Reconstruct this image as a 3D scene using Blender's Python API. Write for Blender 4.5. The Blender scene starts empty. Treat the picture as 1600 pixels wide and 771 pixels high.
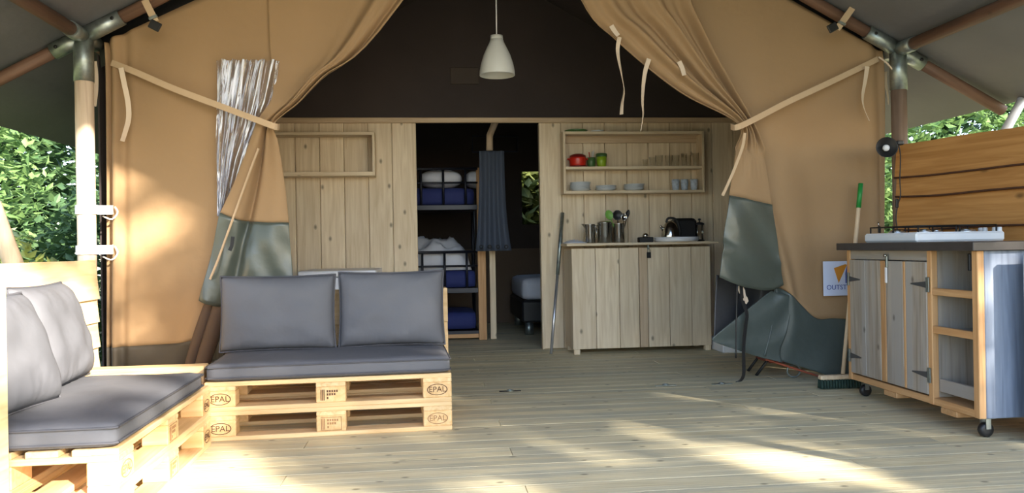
import bpy, bmesh, math, random
from mathutils import Vector, Matrix, noise
random.seed(7)
C = bpy.context.scene.collection
SC = bpy.context.scene
PI = math.pi
R = math.radians

# ------------------------------------------------------------------ camera
YAW, ROLL, CAMH, FPX = R(6.0), R(1.0), 0.925, 1230.0
cam = bpy.data.cameras.new('camera')
cam.sensor_fit = 'HORIZONTAL'; cam.sensor_width = 36.0; cam.lens = FPX / 1600 * 36.0
cam.clip_start = 0.02; cam.clip_end = 300
camo = bpy.data.objects.new('camera', cam); C.objects.link(camo)
FW = Vector((math.sin(YAW), math.cos(YAW), 0))
R0 = Vector((math.cos(YAW), -math.sin(YAW), 0)); U0 = Vector((0, 0, 1))
RT = R0 * math.cos(ROLL) - U0 * math.sin(ROLL)
UP = U0 * math.cos(ROLL) + R0 * math.sin(ROLL)
EYE = Vector((0, 0, CAMH))
camo.matrix_world = Matrix(((RT.x, UP.x, -FW.x, EYE.x), (RT.y, UP.y, -FW.y, EYE.y), (RT.z, UP.z, -FW.z, EYE.z), (0, 0, 0, 1)))
SC.camera = camo

def P(px, py, Y):
    """point of the vertical plane at depth Y seen at photograph position (px, py)"""
    d = FW + RT * ((px - 800) / FPX) + UP * ((385.5 - py) / FPX)
    return EYE + d * (Y / d.y)

# ------------------------------------------------------------------ world, sun, exposure
SUN_DIR = Vector((-0.557, 0.722, -0.407)).normalized()
w = bpy.data.worlds.new('world'); SC.world = w; w.use_nodes = True
wn = w.node_tree; wn.nodes.clear()
sky = wn.nodes.new('ShaderNodeTexSky'); sky.sky_type = 'NISHITA'
sky.sun_disc = False; sky.sun_elevation = R(38); sky.sun_rotation = math.atan2(-SUN_DIR.x, -SUN_DIR.y)
sky.air_density = 1.0; sky.dust_density = 1.0; sky.ozone_density = 1.0
bg = wn.nodes.new('ShaderNodeBackground'); bg.inputs['Strength'].default_value = 0.60
wo = wn.nodes.new('ShaderNodeOutputWorld')
wn.links.new(sky.outputs[0], bg.inputs[0]); wn.links.new(bg.outputs[0], wo.inputs[0])
sl = bpy.data.lights.new('sun', 'SUN'); sl.energy = 20.0; sl.angle = R(0.8); sl.color = (1.0, 0.91, 0.77)
so = bpy.data.objects.new('sun', sl); C.objects.link(so)
so.rotation_euler = SUN_DIR.to_track_quat('-Z', 'Y').to_euler(); so.location = (6, -8, 6)
SC.view_settings.view_transform = 'Standard'; SC.view_settings.look = 'None'
SC.view_settings.gamma = 1.0; SC.view_settings.use_curve_mapping = False
SC.view_settings.exposure = 0.22
SC.cycles.max_bounces = 8; SC.cycles.diffuse_bounces = 5; SC.cycles.transparent_max_bounces = 12
SC.cycles.use_denoising = True

# ------------------------------------------------------------------ materials
def lin(c):
    return tuple((v / 12.92 if v <= 0.04045 else ((v + 0.055) / 1.055) ** 2.4) for v in c)
def S(r, g, b):
    return (*lin((r / 255, g / 255, b / 255)), 1.0)

class NT:
    def __init__(s, name):
        s.m = bpy.data.materials.new(name); s.m.use_nodes = True
        s.t = s.m.node_tree; s.t.nodes.clear()
        s.out = s.n('ShaderNodeOutputMaterial')
    def n(s, typ, **kw):
        nd = s.t.nodes.new(typ)
        for k, v in kw.items():
            if k[0] == '_':
                nd.inputs[int(k[1:])].default_value = v
            else:
                setattr(nd, k, v)
        return nd
    def l(s, a, b): s.t.links.new(a, b)

def principled(t, col, rough=0.6, metal=0.0, **kw):
    b = t.n('ShaderNodeBsdfPrincipled')
    if hasattr(col, 'is_output'): t.l(col, b.inputs['Base Color'])
    else: b.inputs['Base Color'].default_value = col
    b.inputs['Roughness'].default_value = rough; b.inputs['Metallic'].default_value = metal
    for k, v in kw.items(): b.inputs[k].default_value = v
    return b

def ramp(t, fac, stops):
    r = t.n('ShaderNodeValToRGB')
    e = r.color_ramp.elements
    e[0].position, e[0].color = stops[0]; e[1].position, e[1].color = stops[-1]
    for p_, c_ in stops[1:-1]:
        x = e.new(p_); x.color = c_
    t.l(fac, r.inputs[0]); return r.outputs[0]

def mixc(t, fac, a, b, mode='MIX'):
    m = t.n('ShaderNodeMix', data_type='RGBA', blend_type=mode)
    for s_, v in ((m.inputs[0], fac), (m.inputs[6], a), (m.inputs[7], b)):
        if hasattr(v, 'is_output'): t.l(v, s_)
        else: s_.default_value = v
    return m.outputs[2]

def simple(name, col, rough=0.5, metal=0.0, var=0.12, scale=6.0, bump=0.0, bscale=60.0, **kw):
    t = NT(name)
    tc = t.n('ShaderNodeTexCoord')
    nz = t.n('ShaderNodeTexNoise'); nz.inputs['Scale'].default_value = scale; nz.inputs['Detail'].default_value = 4
    t.l(tc.outputs['Object'], nz.inputs['Vector'])
    d = tuple(max(0, c * (1 - var)) for c in col[:3]) + (1,); u = tuple(min(1, c * (1 + var)) for c in col[:3]) + (1,)
    b = principled(t, ramp(t, nz.outputs[0], [(0.3, d), (0.7, u)]), rough, metal, **kw)
    if bump:
        n2 = t.n('ShaderNodeTexNoise'); n2.inputs['Scale'].default_value = bscale; n2.inputs['Detail'].default_value = 3
        t.l(tc.outputs['Object'], n2.inputs['Vector'])
        bp = t.n('ShaderNodeBump'); bp.inputs['Strength'].default_value = bump; bp.inputs['Distance'].default_value = 0.01
        t.l(n2.outputs[0], bp.inputs['Height']); t.l(bp.outputs[0], b.inputs['Normal'])
    t.l(b.outputs[0], t.out.inputs[0])
    return t.m

def wood(name, c1, c2, axis=0, rough=0.62, knot=0.9, knotcol=None, vary=0.22, grey=None, ridges=0, kscale=1.0, bump=0.25, flat=None, kr=(0.02, 0.07)):
    """sawn timber: grain along one object axis, knots, a tone of its own for every plank"""
    t = NT(name)
    tc = t.n('ShaderNodeTexCoord'); oi = t.n('ShaderNodeObjectInfo')
    rnd = t.n('ShaderNodeVectorMath', operation='SCALE')
    cx = t.n('ShaderNodeCombineXYZ'); t.l(oi.outputs['Random'], cx.inputs[0]); t.l(oi.outputs['Random'], cx.inputs[1]); t.l(oi.outputs['Random'], cx.inputs[2])
    t.l(cx.outputs[0], rnd.inputs[0]); rnd.inputs['Scale'].default_value = 53.0
    ad = t.n('ShaderNodeVectorMath', operation='ADD'); t.l(tc.outputs['Object'], ad.inputs[0]); t.l(rnd.outputs[0], ad.inputs[1])
    mp = t.n('ShaderNodeMapping'); sc = [22.0, 22.0, 22.0]; sc[axis] = 1.3; mp.inputs['Scale'].default_value = sc
    t.l(ad.outputs[0], mp.inputs[0])
    n1 = t.n('ShaderNodeTexNoise'); n1.inputs['Scale'].default_value = 1.6; n1.inputs['Detail'].default_value = 5; n1.inputs['Distortion'].default_value = 0.8
    t.l(mp.outputs[0], n1.inputs['Vector'])
    col = ramp(t, n1.outputs[0], [(0.32, c1), (0.68, c2)])
    if grey:
        n3 = t.n('ShaderNodeTexNoise'); n3.inputs['Scale'].default_value = 0.7; n3.inputs['Detail'].default_value = 3
        t.l(mp.outputs[0], n3.inputs['Vector'])
        f3 = ramp(t, n3.outputs[0], [(0.42, (0, 0, 0, 1)), (0.62, (1, 1, 1, 1))])
        col = mixc(t, f3, col, grey)
    if knot:
        m2 = t.n('ShaderNodeMapping'); s2 = [5.5 * kscale] * 3; s2[axis] = 3.3 * kscale
        m2.inputs['Scale'].default_value = s2; t.l(ad.outputs[0], m2.inputs[0])
        vo = t.n('ShaderNodeTexVoronoi'); vo.inputs['Scale'].default_value = 1.0
        if flat is None: t.l(m2.outputs[0], vo.inputs['Vector'])
        else:
            vo.voronoi_dimensions = '2D'
            sp = t.n('ShaderNodeSeparateXYZ'); cm = t.n('ShaderNodeCombineXYZ'); t.l(m2.outputs[0], sp.inputs[0])
            ax2 = [q for q in range(3) if q != flat]
            t.l(sp.outputs[ax2[0]], cm.inputs[0]); t.l(sp.outputs[ax2[1]], cm.inputs[1]); t.l(cm.outputs[0], vo.inputs['Vector'])
        kf = ramp(t, vo.outputs['Distance'], [(kr[0], (knot, knot, knot, 1)), (kr[1], (0, 0, 0, 1))])
        sr = t.n('ShaderNodeSeparateColor'); t.l(vo.outputs['Color'], sr.inputs[0])
        gt = t.n('ShaderNodeMath', operation='GREATER_THAN'); t.l(sr.outputs[0], gt.inputs[0]); gt.inputs[1].default_value = 0.45
        ml = t.n('ShaderNodeMath', operation='MULTIPLY'); t.l(kf, ml.inputs[0]); t.l(gt.outputs[0], ml.inputs[1]); kf = ml.outputs[0]
        col = mixc(t, kf, col, knotcol or tuple(c * 0.28 for c in c1[:3]) + (1,))
    vm = t.n('ShaderNodeMapRange'); vm.inputs['To Min'].default_value = 1 - vary; vm.inputs['To Max'].default_value = 1 + vary * 0.6
    t.l(oi.outputs['Random'], vm.inputs['Value'])
    hs = t.n('ShaderNodeHueSaturation'); t.l(vm.outputs[0], hs.inputs['Value']); t.l(col, hs.inputs['Color'])
    b = principled(t, hs.outputs[0], rough)
    bp = t.n('ShaderNodeBump'); bp.inputs['Strength'].default_value = bump; bp.inputs['Distance'].default_value = 0.004
    t.l(n1.outputs[0], bp.inputs['Height'])
    if ridges:
        wv = t.n('ShaderNodeTexWave', wave_type='BANDS', bands_direction='Y'); wv.inputs['Scale'].default_value = ridges
        t.l(tc.outputs['Object'], wv.inputs['Vector'])
        b2 = t.n('ShaderNodeBump'); b2.inputs['Strength'].default_value = 0.14; b2.inputs['Distance'].default_value = 0.003
        t.l(wv.outputs[0], b2.inputs['Height']); t.l(bp.outputs[0], b2.inputs['Normal']); t.l(b2.outputs[0], b.inputs['Normal'])
    else:
        t.l(bp.outputs[0], b.inputs['Normal'])
    t.l(b.outputs[0], t.out.inputs[0])
    return t.m

def cloth(name, col, rough=0.85, trans=0.0, var=0.08, weave=900.0, sheen=0.0, gloss=None, stain=None):
    t = NT(name)
    tc = t.n('ShaderNodeTexCoord')
    nz = t.n('ShaderNodeTexNoise'); nz.inputs['Scale'].default_value = 2.2; nz.inputs['Detail'].default_value = 5
    t.l(tc.outputs['Object'], nz.inputs['Vector'])
    d = tuple(c * (1 - var) for c in col[:3]) + (1,); u = tuple(min(1, c * (1 + var)) for c in col[:3]) + (1,)
    cc = ramp(t, nz.outputs[0], [(0.3, d), (0.7, u)])
    b = principled(t, cc, rough)
    if gloss is not None: b.inputs['Specular IOR Level'].default_value = gloss
    n2 = t.n('ShaderNodeTexNoise'); n2.inputs['Scale'].default_value = weave; t.l(tc.outputs['Object'], n2.inputs['Vector'])
    n3 = t.n('ShaderNodeTexNoise'); n3.inputs['Scale'].default_value = 9.0; n3.inputs['Detail'].default_value = 3; t.l(tc.outputs['Object'], n3.inputs['Vector'])
    bp = t.n('ShaderNodeBump'); bp.inputs['Strength'].default_value = 0.15; bp.inputs['Distance'].default_value = 0.001; t.l(n2.outputs[0], bp.inputs['Height'])
    b2 = t.n('ShaderNodeBump'); b2.inputs['Strength'].default_value = 0.25; b2.inputs['Distance'].default_value = 0.02; t.l(n3.outputs[0], b2.inputs['Height'])
    t.l(bp.outputs[0], b2.inputs['Normal']); t.l(b2.outputs[0], b.inputs['Normal'])
    if trans:
        tr = t.n('ShaderNodeBsdfTranslucent'); t.l(cc, tr.inputs[0])
        mx = t.n('ShaderNodeMixShader'); mx.inputs[0].default_value = trans
        t.l(b.outputs[0], mx.inputs[1]); t.l(tr.outputs[0], mx.inputs[2]); t.l(mx.outputs[0], t.out.inputs[0])
    else:
        t.l(b.outputs[0], t.out.inputs[0])
    return t.m

def glassy(name, col, alpha=0.35, rough=0.05):
    t = NT(name)
    g = t.n('ShaderNodeBsdfGlossy'); g.inputs['Roughness'].default_value = rough; g.inputs['Color'].default_value = (0.9, 0.9, 0.9, 1)
    tr = t.n('ShaderNodeBsdfTransparent'); tr.inputs[0].default_value = col
    lw = t.n('ShaderNodeLayerWeight'); lw.inputs['Blend'].default_value = 0.05
    ad = t.n('ShaderNodeMath', operation='ADD', use_clamp=True); ad.inputs[1].default_value = alpha; t.l(lw.outputs['Fresnel'], ad.inputs[0])
    mx = t.n('ShaderNodeMixShader'); t.l(ad.outputs[0], mx.inputs[0]); t.l(tr.outputs[0], mx.inputs[1]); t.l(g.outputs[0], mx.inputs[2])
    t.l(mx.outputs[0], t.out.inputs[0]); return t.m

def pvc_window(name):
    """clear crumpled film: see-through, glossy, sky glints painted on as white streaks"""
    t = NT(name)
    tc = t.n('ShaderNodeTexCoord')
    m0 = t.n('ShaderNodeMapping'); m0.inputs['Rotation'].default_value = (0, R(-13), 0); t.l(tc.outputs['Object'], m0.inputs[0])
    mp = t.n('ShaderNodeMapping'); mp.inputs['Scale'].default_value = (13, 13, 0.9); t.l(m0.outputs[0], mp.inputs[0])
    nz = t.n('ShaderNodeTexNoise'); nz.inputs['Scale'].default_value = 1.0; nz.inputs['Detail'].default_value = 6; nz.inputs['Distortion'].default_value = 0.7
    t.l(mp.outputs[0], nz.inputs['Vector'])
    c1_ = ramp(t, nz.outputs[0], [(0.45, (0.02, 0.02, 0.02, 1)), (0.47, (0.9, 0.9, 0.9, 1)), (0.515, (0.95, 0.95, 0.95, 1)), (0.535, (0.03, 0.03, 0.03, 1)), (0.60, (0.03, 0.03, 0.03, 1)), (0.62, (0.85, 0.85, 0.85, 1)), (0.65, (0.05, 0.05, 0.05, 1))])  # white streaks stand in for sky reflected by the film
    sky_streaks = c1_
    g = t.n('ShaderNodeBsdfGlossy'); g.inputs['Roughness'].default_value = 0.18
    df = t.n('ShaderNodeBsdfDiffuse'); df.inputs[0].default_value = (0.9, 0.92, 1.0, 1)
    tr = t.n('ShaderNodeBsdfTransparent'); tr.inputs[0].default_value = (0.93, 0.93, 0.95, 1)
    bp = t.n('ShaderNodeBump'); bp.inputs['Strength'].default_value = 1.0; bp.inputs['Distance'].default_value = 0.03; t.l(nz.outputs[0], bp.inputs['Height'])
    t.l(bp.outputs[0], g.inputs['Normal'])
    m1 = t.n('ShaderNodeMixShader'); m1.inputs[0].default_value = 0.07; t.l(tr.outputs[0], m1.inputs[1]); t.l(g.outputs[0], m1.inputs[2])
    m2 = t.n('ShaderNodeMixShader'); t.l(sky_streaks, m2.inputs[0]); t.l(m1.outputs[0], m2.inputs[1]); t.l(df.outputs[0], m2.inputs[2])
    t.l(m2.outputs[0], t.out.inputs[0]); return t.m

def leafmat(name, c1, c2):
    t = NT(name)
    tc = t.n('ShaderNodeTexCoord')
    nz = t.n('ShaderNodeTexNoise'); nz.inputs['Scale'].default_value = 5.0; nz.inputs['Detail'].default_value = 4; t.l(tc.outputs['Object'], nz.inputs['Vector'])
    cc = ramp(t, nz.outputs[0], [(0.3, c1), (0.7, c2)])
    b = principled(t, cc, 0.5); tr = t.n('ShaderNodeBsdfTranslucent'); t.l(cc, tr.inputs[0])
    mx = t.n('ShaderNodeMixShader'); mx.inputs[0].default_value = 0.4
    t.l(b.outputs[0], mx.inputs[1]); t.l(tr.outputs[0], mx.inputs[2]); t.l(mx.outputs[0], t.out.inputs[0]); return t.m

def pinez(n, ax, **k): return wood(n, S(204, 184, 154), S(226, 210, 184), ax, **k)
M = {}
M['deck'] = wood('deck_board', S(208, 192, 152), S(232, 219, 182), 0, rough=0.6, ridges=14, knot=0.8, kscale=1.15, vary=0.10, grey=S(196, 188, 160), flat=2, kr=(.03, .08))
M['deck_under'] = simple('deck_underside', S(120, 112, 96), 0.9)
for i, a in enumerate('xyz'):
    M['pine_' + a] = wood('pine_' + a, S(206, 184, 152), S(228, 210, 182), i, knot=0.85, kscale=0.75, vary=0.10, flat=1 if a == 'z' else None)
    M['pallet_' + a] = wood('pallet_pine_' + a, S(206, 170, 120), S(230, 200, 154), i, knot=0.6, vary=0.13)
    M['orange_' + a] = wood('larch_' + a, S(184, 136, 88), S(208, 164, 116), i, knot=0.7, vary=0.12)
    M['greywood_' + a] = wood('weathered_board_' + a, S(134, 122, 108), S(176, 164, 150), i, knot=0.7, vary=0.10, grey=S(158, 152, 146), kscale=0.9, flat=1 if a == 'z' else None)
    M['fence_' + a] = wood('fence_board_' + a, S(172, 118, 60), S(200, 146, 84), i, knot=0.75, vary=0.16, kscale=0.6, flat=1 if a == 'x' else None)
for i, a in enumerate('xyz'):
    M['rosy_' + a] = wood('rosy_pine_' + a, S(180, 154, 124), S(204, 180, 150), i, knot=0.7, kscale=0.75, vary=0.06)
M['block'] = wood('pallet_block', S(212, 172, 116), S(232, 196, 146), 1, knot=0.0, vary=0.10)
M['bluegrey'] = wood('blue_grey_board', S(104, 114, 132), S(132, 142, 160), 2, knot=0.7, vary=0.05, kscale=0.8)
M['larchfence'] = wood('pale_fence_board', S(226, 196, 144), S(242, 220, 176), 1, knot=0.5, vary=0.08)
M['pole'] = wood('round_pole', S(108, 88, 74), S(136, 114, 98), 2, knot=0.5, vary=0.05)
M['pole_pale'] = wood('pale_round_pole', S(206, 180, 154), S(228, 206, 182), 2, knot=0.5, vary=0.05)
M['beam'] = wood('brown_round_beam', S(96, 70, 58), S(120, 90, 74), 2, knot=0.4, vary=0.05)
M['galv'] = simple('galvanised_steel', S(150, 158, 156), 0.38, 0.85, var=0.2, scale=30)
M['steel'] = simple('polished_steel', S(190, 188, 182), 0.16, 1.0, var=0.05)
M['alu'] = simple('aluminium', S(190, 192, 198), 0.3, 0.8, var=0.05)
M['canvas'] = cloth('tan_canvas', S(158, 128, 94), trans=0.10, var=0.06)
M['canvas_shaded'] = cloth('shaded_hem_canvas', S(84, 66, 52), var=0.08)  # tan canvas darkened: shade on the folded hems is put into the colour
M['skirt'] = cloth('grey_green_pvc', S(72, 80, 77), rough=0.36, gloss=0.45, var=0.10, weave=300)
M['skirt_tan'] = cloth('olive_skirt', S(66, 58, 46), rough=0.65, var=0.08)
M['skirt_up'] = cloth('grey_green_pvc_upper', S(74, 80, 73), rough=0.32, gloss=0.6, var=0.08, weave=300)
M['lining'] = cloth('grey_lining', S(74, 74, 78), rough=0.5)
M['fly'] = cloth('dark_grey_fly', S(104, 105, 110), rough=0.7, var=0.08)
M['inner'] = cloth('dark_brown_inner', S(60, 51, 49), rough=0.85, var=0.10)
M['vent'] = cloth('vent_canvas', S(72, 62, 56), rough=0.85, var=0.1)
M['inner_low'] = cloth('brown_lower_band', S(104, 88, 74), rough=0.85, var=0.08)
M['webbing'] = cloth('beige_webbing', S(186, 160, 130), rough=0.8, var=0.05)
M['ribbon'] = cloth('pale_ribbon', S(206, 186, 164), rough=0.8, var=0.05)
M['white_strap'] = cloth('white_strap', S(232, 226, 222), rough=0.6, var=0.03)
M['cushion'] = cloth('grey_cushion', S(94, 95, 101), rough=0.75, var=0.05, weave=700)
M['piping'] = cloth('grey_piping', S(76, 76, 82), rough=0.8)
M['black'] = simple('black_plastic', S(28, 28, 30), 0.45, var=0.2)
M['blackmetal'] = simple('black_metal', S(24, 24, 26), 0.5, 0.3, var=0.2)
M['counter'] = simple('dark_worktop', S(60, 56, 56), 0.35, var=0.15, scale=14)
M['enamel'] = simple('white_enamel', S(226, 232, 240), 0.22, var=0.03)
M['white'] = simple('white_paint', S(228, 228, 232), 0.4, var=0.03)
M['porcelain'] = simple('white_porcelain', S(214, 218, 222), 0.25, var=0.03)
M['mug'] = simple('blue_white_mug', S(184, 196, 214), 0.3, var=0.25, scale=40)
M['red'] = simple('red_enamel', S(196, 40, 26), 0.3, var=0.1)
M['dkred'] = simple('dark_red_enamel', S(110, 26, 22), 0.35, var=0.1)
M['green'] = simple('green_enamel', S(70, 104, 58), 0.35, var=0.12)
M['lime'] = simple('lime_ceramic', S(140, 170, 40), 0.3, var=0.12)
M['spoon'] = simple('green_plastic', S(110, 160, 70), 0.4, var=0.1)
M['glass'] = glassy('drinking_glass', (0.97, 0.97, 0.96, 1), 0.03)
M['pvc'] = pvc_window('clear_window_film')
M['hinge'] = simple('worn_hinge_metal', S(84, 84, 86), 0.5, 0.4)
M['lamp'] = simple('white_lamp_plastic', S(206, 206, 202), 0.4, var=0.02)
M['navy'] = cloth('navy_mattress', S(34, 44, 100), rough=0.8)
M['linen'] = cloth('white_linen', S(202, 204, 214), rough=0.85, var=0.04)
M['curtain'] = cloth('slate_curtain', S(66, 74, 90), rough=0.9)
M['bedframe'] = simple('dark_navy_metal', S(26, 28, 40), 0.4, 0.3)
M['broomgreen'] = simple('dark_green_bristle', S(34, 56, 48), 0.8, var=0.3, scale=60)
M['gripgreen'] = simple('green_grip', S(30, 130, 56), 0.45)
M['handlewood'] = wood('broom_handle', S(206, 176, 140), S(226, 202, 170), 2, knot=0, vary=0.03)
M['ink'] = simple('stamp_ink', S(92, 62, 40), 0.8, var=0.15)
M['inkfaint'] = simple('faint_stamp_ink', S(158, 118, 80), 0.8, var=0.15)
M['signwhite'] = simple('sign_sheet', S(206, 216, 242), 0.4, var=0.02)
M['signorange'] = simple('sign_orange', S(206, 140, 52), 0.5, var=0.04)
M['signblue'] = simple('sign_blue', S(64, 82, 160), 0.5, var=0.04)
M['ground'] = simple('dry_grass_ground', S(104, 104, 64), 0.95, var=0.35, scale=3)
M['bark'] = wood('bark', S(70, 56, 42), S(100, 82, 62), 2, knot=0.3)
M['leaf_a'] = leafmat('leaf_mid_green', S(70, 106, 56), S(140, 168, 104))
M['leaf_b'] = leafmat('leaf_pale_green', S(120, 150, 96), S(196, 206, 160))
M['leaf_c'] = leafmat('leaf_dark_green', S(48, 74, 44), S(92, 122, 76))
M['leaf_d'] = leafmat('leaf_yellow_green', S(150, 160, 70), S(206, 206, 120))
M['leaf_e'] = leafmat('leaf_olive', S(78, 92, 44), S(120, 128, 74))
M['barkshade'] = simple('bark_shade_edge', S(74, 44, 26), 0.9, var=0.3, scale=12)  # bark and the overlap shadow under each plank in one dark colour
M['orangecord'] = simple('orange_red_cord', S(150, 74, 50), 0.6)

# ------------------------------------------------------------------ mesh helpers
class MB:
    def __init__(s): s.v = []; s.f = []; s.sm = []
    def add(s, vs, fs, smooth=False):
        o = len(s.v); s.v += [Vector(v) for v in vs]
        s.f += [tuple(i + o for i in f) for f in fs]; s.sm += [smooth] * len(fs); return s
    def box(s, a, b, c=0.0, mat=None):
        """chamfered box between corners a and b"""
        lo = Vector([min(a[i], b[i]) for i in range(3)]); hi = Vector([max(a[i], b[i]) for i in range(3)])
        c = min(c, *[(hi[i] - lo[i]) * 0.3 for i in range(3)])
        if c <= 0:
            vs = [Vector((hi.x if i & 1 else lo.x, hi.y if i & 2 else lo.y, hi.z if i & 4 else lo.z)) for i in range(8)]
            fs = [(0, 2, 3, 1), (4, 5, 7, 6), (0, 1, 5, 4), (2, 6, 7, 3), (0, 4, 6, 2), (1, 3, 7, 5)]
        else:
            vs = []
            for i in range(8):
                sg = [1 if i & (1 << k) else -1 for k in range(3)]
                cor = [hi[k] if sg[k] > 0 else lo[k] for k in range(3)]
                for k in range(3):
                    p = [cor[q] - (0 if q == k else sg[q] * c) for q in range(3)]; vs.append(Vector(p))
            fs = []
            for k in range(3):
                a1, a2 = (k + 1) % 3, (k + 2) % 3
                for sg in (0, 1):
                    q = [(0, 0), (1, 0), (1, 1), (0, 1)]
                    f = [3 * ((sg << k) | (u << a1) | (v << a2)) + k for u, v in q]
                    fs.append(tuple(f if sg else f[::-1]))
            for k in range(3):                      # edges along axis k
                a1, a2 = (k + 1) % 3, (k + 2) % 3
                for u in (0, 1):
                    for v in (0, 1):
                        i0 = (u << a1) | (v << a2); i1 = i0 | (1 << k)
                        f = [3 * i0 + a1, 3 * i1 + a1, 3 * i1 + a2, 3 * i0 + a2]
                        fs.append(tuple(f if (u ^ v) else f[::-1]))
            for i in range(8):
                f = (3 * i, 3 * i + 1, 3 * i + 2)
                fs.append(f if bin(i).count('1') % 2 else f[::-1])
        if mat is not None: vs = [mat @ v for v in vs]
        return s.add(vs, fs)
    def tube(s, pts, r, n=10, cap=True, smooth=True):
        pts = [Vector(p) for p in pts]; m = len(pts)
        rs = r if isinstance(r, (list, tuple)) else [r] * m
        vs = []; up = None
        for i, p in enumerate(pts):
            d = (pts[min(i + 1, m - 1)] - pts[max(i - 1, 0)]).normalized()
            if up is None:
                up = Vector((0, 0, 1)) if abs(d.z) < 0.9 else Vector((1, 0, 0))
            x = up.cross(d).normalized(); y = d.cross(x); up = y
            for k in range(n):
                a = 2 * PI * k / n; vs.append(p + (x * math.cos(a) + y * math.sin(a)) * rs[i])
        fs = [(i * n + k, i * n + (k + 1) % n, (i + 1) * n + (k + 1) % n, (i + 1) * n + k) for i in range(m - 1) for k in range(n)]
        s.add(vs, fs, smooth)
        if cap:
            o = len(s.v) - len(vs)
            s.f += [tuple(o + k for k in range(n))[::-1], tuple(o + (m - 1) * n + k for k in range(n))]; s.sm += [False, False]
        return s
    def lathe(s, prof, c=(0, 0, 0), n=24, smooth=True, axis=None):
        c = Vector(c); m = len(prof); vs = []
        for r, z in prof:
            for k in range(n):
                a = 2 * PI * k / n; v = Vector((r * math.cos(a), r * math.sin(a), z))
                if axis is not None: v = axis @ v
                vs.append(c + v)
        fs = [(i * n + k, i * n + (k + 1) % n, (i + 1) * n + (k + 1) % n, (i + 1) * n + k) for i in range(m - 1) for k in range(n)]
        return s.add(vs, fs, smooth)
    def grid(s, g, smooth=True, flip=False):
        nv, nu = len(g), len(g[0]); vs = [p for row in g for p in row]
        fs = [(j * nu + i, j * nu + i + 1, (j + 1) * nu + i + 1, (j + 1) * nu + i) for j in range(nv - 1) for i in range(nu - 1)]
        if flip: fs = [f[::-1] for f in fs]
        return s.add(vs, fs, smooth)
    def ribbon(s, pts, wvec, w, t=0.003):
        """flat band along pts; wvec gives the width direction"""
        pts = [Vector(p) for p in pts]; m = len(pts); vs = []
        for i, p in enumerate(pts):
            d = (pts[min(i + 1, m - 1)] - pts[max(i - 1, 0)]).normalized()
            wv = Vector(wvec[i] if isinstance(wvec, list) else wvec); wv = (wv - d * wv.dot(d)).normalized(); nn = d.cross(wv)
            ww = w[i] if isinstance(w, list) else w
            vs += [p - wv * ww / 2 - nn * t / 2, p + wv * ww / 2 - nn * t / 2, p + wv * ww / 2 + nn * t / 2, p - wv * ww / 2 + nn * t / 2]
        fs = [(i * 4 + k, i * 4 + (k + 1) % 4, (i + 1) * 4 + (k + 1) % 4, (i + 1) * 4 + k) for i in range(m - 1) for k in range(4)]
        fs += [(3, 2, 1, 0), tuple((m - 1) * 4 + k for k in range(4))]
        return s.add(vs, fs)
    def mesh(s, name, mat):
        me = bpy.data.meshes.new(name); me.from_pydata([tuple(v) for v in s.v], [], s.f); me.validate()
        me.materials.append(mat)
        if len(me.polygons) == len(s.sm): me.polygons.foreach_set('use_smooth', s.sm)
        bm = bmesh.new(); bm.from_mesh(me); bmesh.ops.recalc_face_normals(bm, faces=bm.faces); bm.to_mesh(me); bm.free()
        return me
    def build(s, name, mat, parent=None, world=True, loc=None, rot=None):
        """link as one object; world=True: the points are world points and parent (unrotated Empty) is taken off"""
        if parent is not None and world:
            o_ = root_loc(parent); s.v = [v - o_ for v in s.v]
        me = s.mesh(name, mat)
        o = bpy.data.objects.new(name, me); C.objects.link(o)
        if parent is not None: o.parent = parent
        if loc is not None: o.location = loc
        if rot is not None: o.rotation_euler = rot
        return o
def root_loc(o):
    v = Vector((0, 0, 0))
    while o is not None:
        v = v + Vector(o.location); o = o.parent
    return v
def tag(o, label, cat, group=None):
    o['label'] = label; o['category'] = cat
    if group: o['group'] = group
    return o
def thing(name, label, cat, loc=(0, 0, 0), rotz=0.0, group=None):
    o = bpy.data.objects.new(name, None); C.objects.link(o); o.empty_display_size = 0.1
    o.location = loc; o.rotation_euler = (0, 0, rotz)
    return tag(o, label, cat, group)
def structure(o): o['kind'] = 'structure'; return o
def inst(name, me, parent=None, loc=(0, 0, 0), rot=(0, 0, 0)):
    o = bpy.data.objects.new(name, me); C.objects.link(o)
    if parent is not None: o.parent = parent
    o.location = loc; o.rotation_euler = rot; return o
def copy_tree(o, parent=None):
    c = o.copy(); C.objects.link(c)
    if parent is not None: c.parent = parent
    for ch in list(o.children): copy_tree(ch, c)
    return c
_bx = {}
def boxmesh(sx, sy, sz, mat, c=0.004, name='plank'):
    k = (round(sx, 4), round(sy, 4), round(sz, 4), mat.name, c)
    if k not in _bx: _bx[k] = MB().box((0, 0, 0), (sx, sy, sz), c).mesh(name, mat)
    return _bx[k]
def textmesh(body, size, mat, name, extrude=0.0006, align='CENTER'):
    cu = bpy.data.curves.new(name, 'FONT'); cu.body = body; cu.size = size; cu.extrude = extrude
    cu.align_x = align; cu.align_y = 'CENTER'
    ob = bpy.data.objects.new(name, cu); C.objects.link(ob)
    bpy.context.view_layer.update()
    me = bpy.data.meshes.new_from_object(ob.evaluated_get(bpy.context.evaluated_depsgraph_get()))
    bpy.data.objects.remove(ob); bpy.data.curves.remove(cu)
    me.materials.clear(); me.materials.append(mat); me.name = name; return me
def solid(o, t):
    m = o.modifiers.new('thickness', 'SOLIDIFY'); m.thickness = t; m.offset = 0; return o

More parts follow.
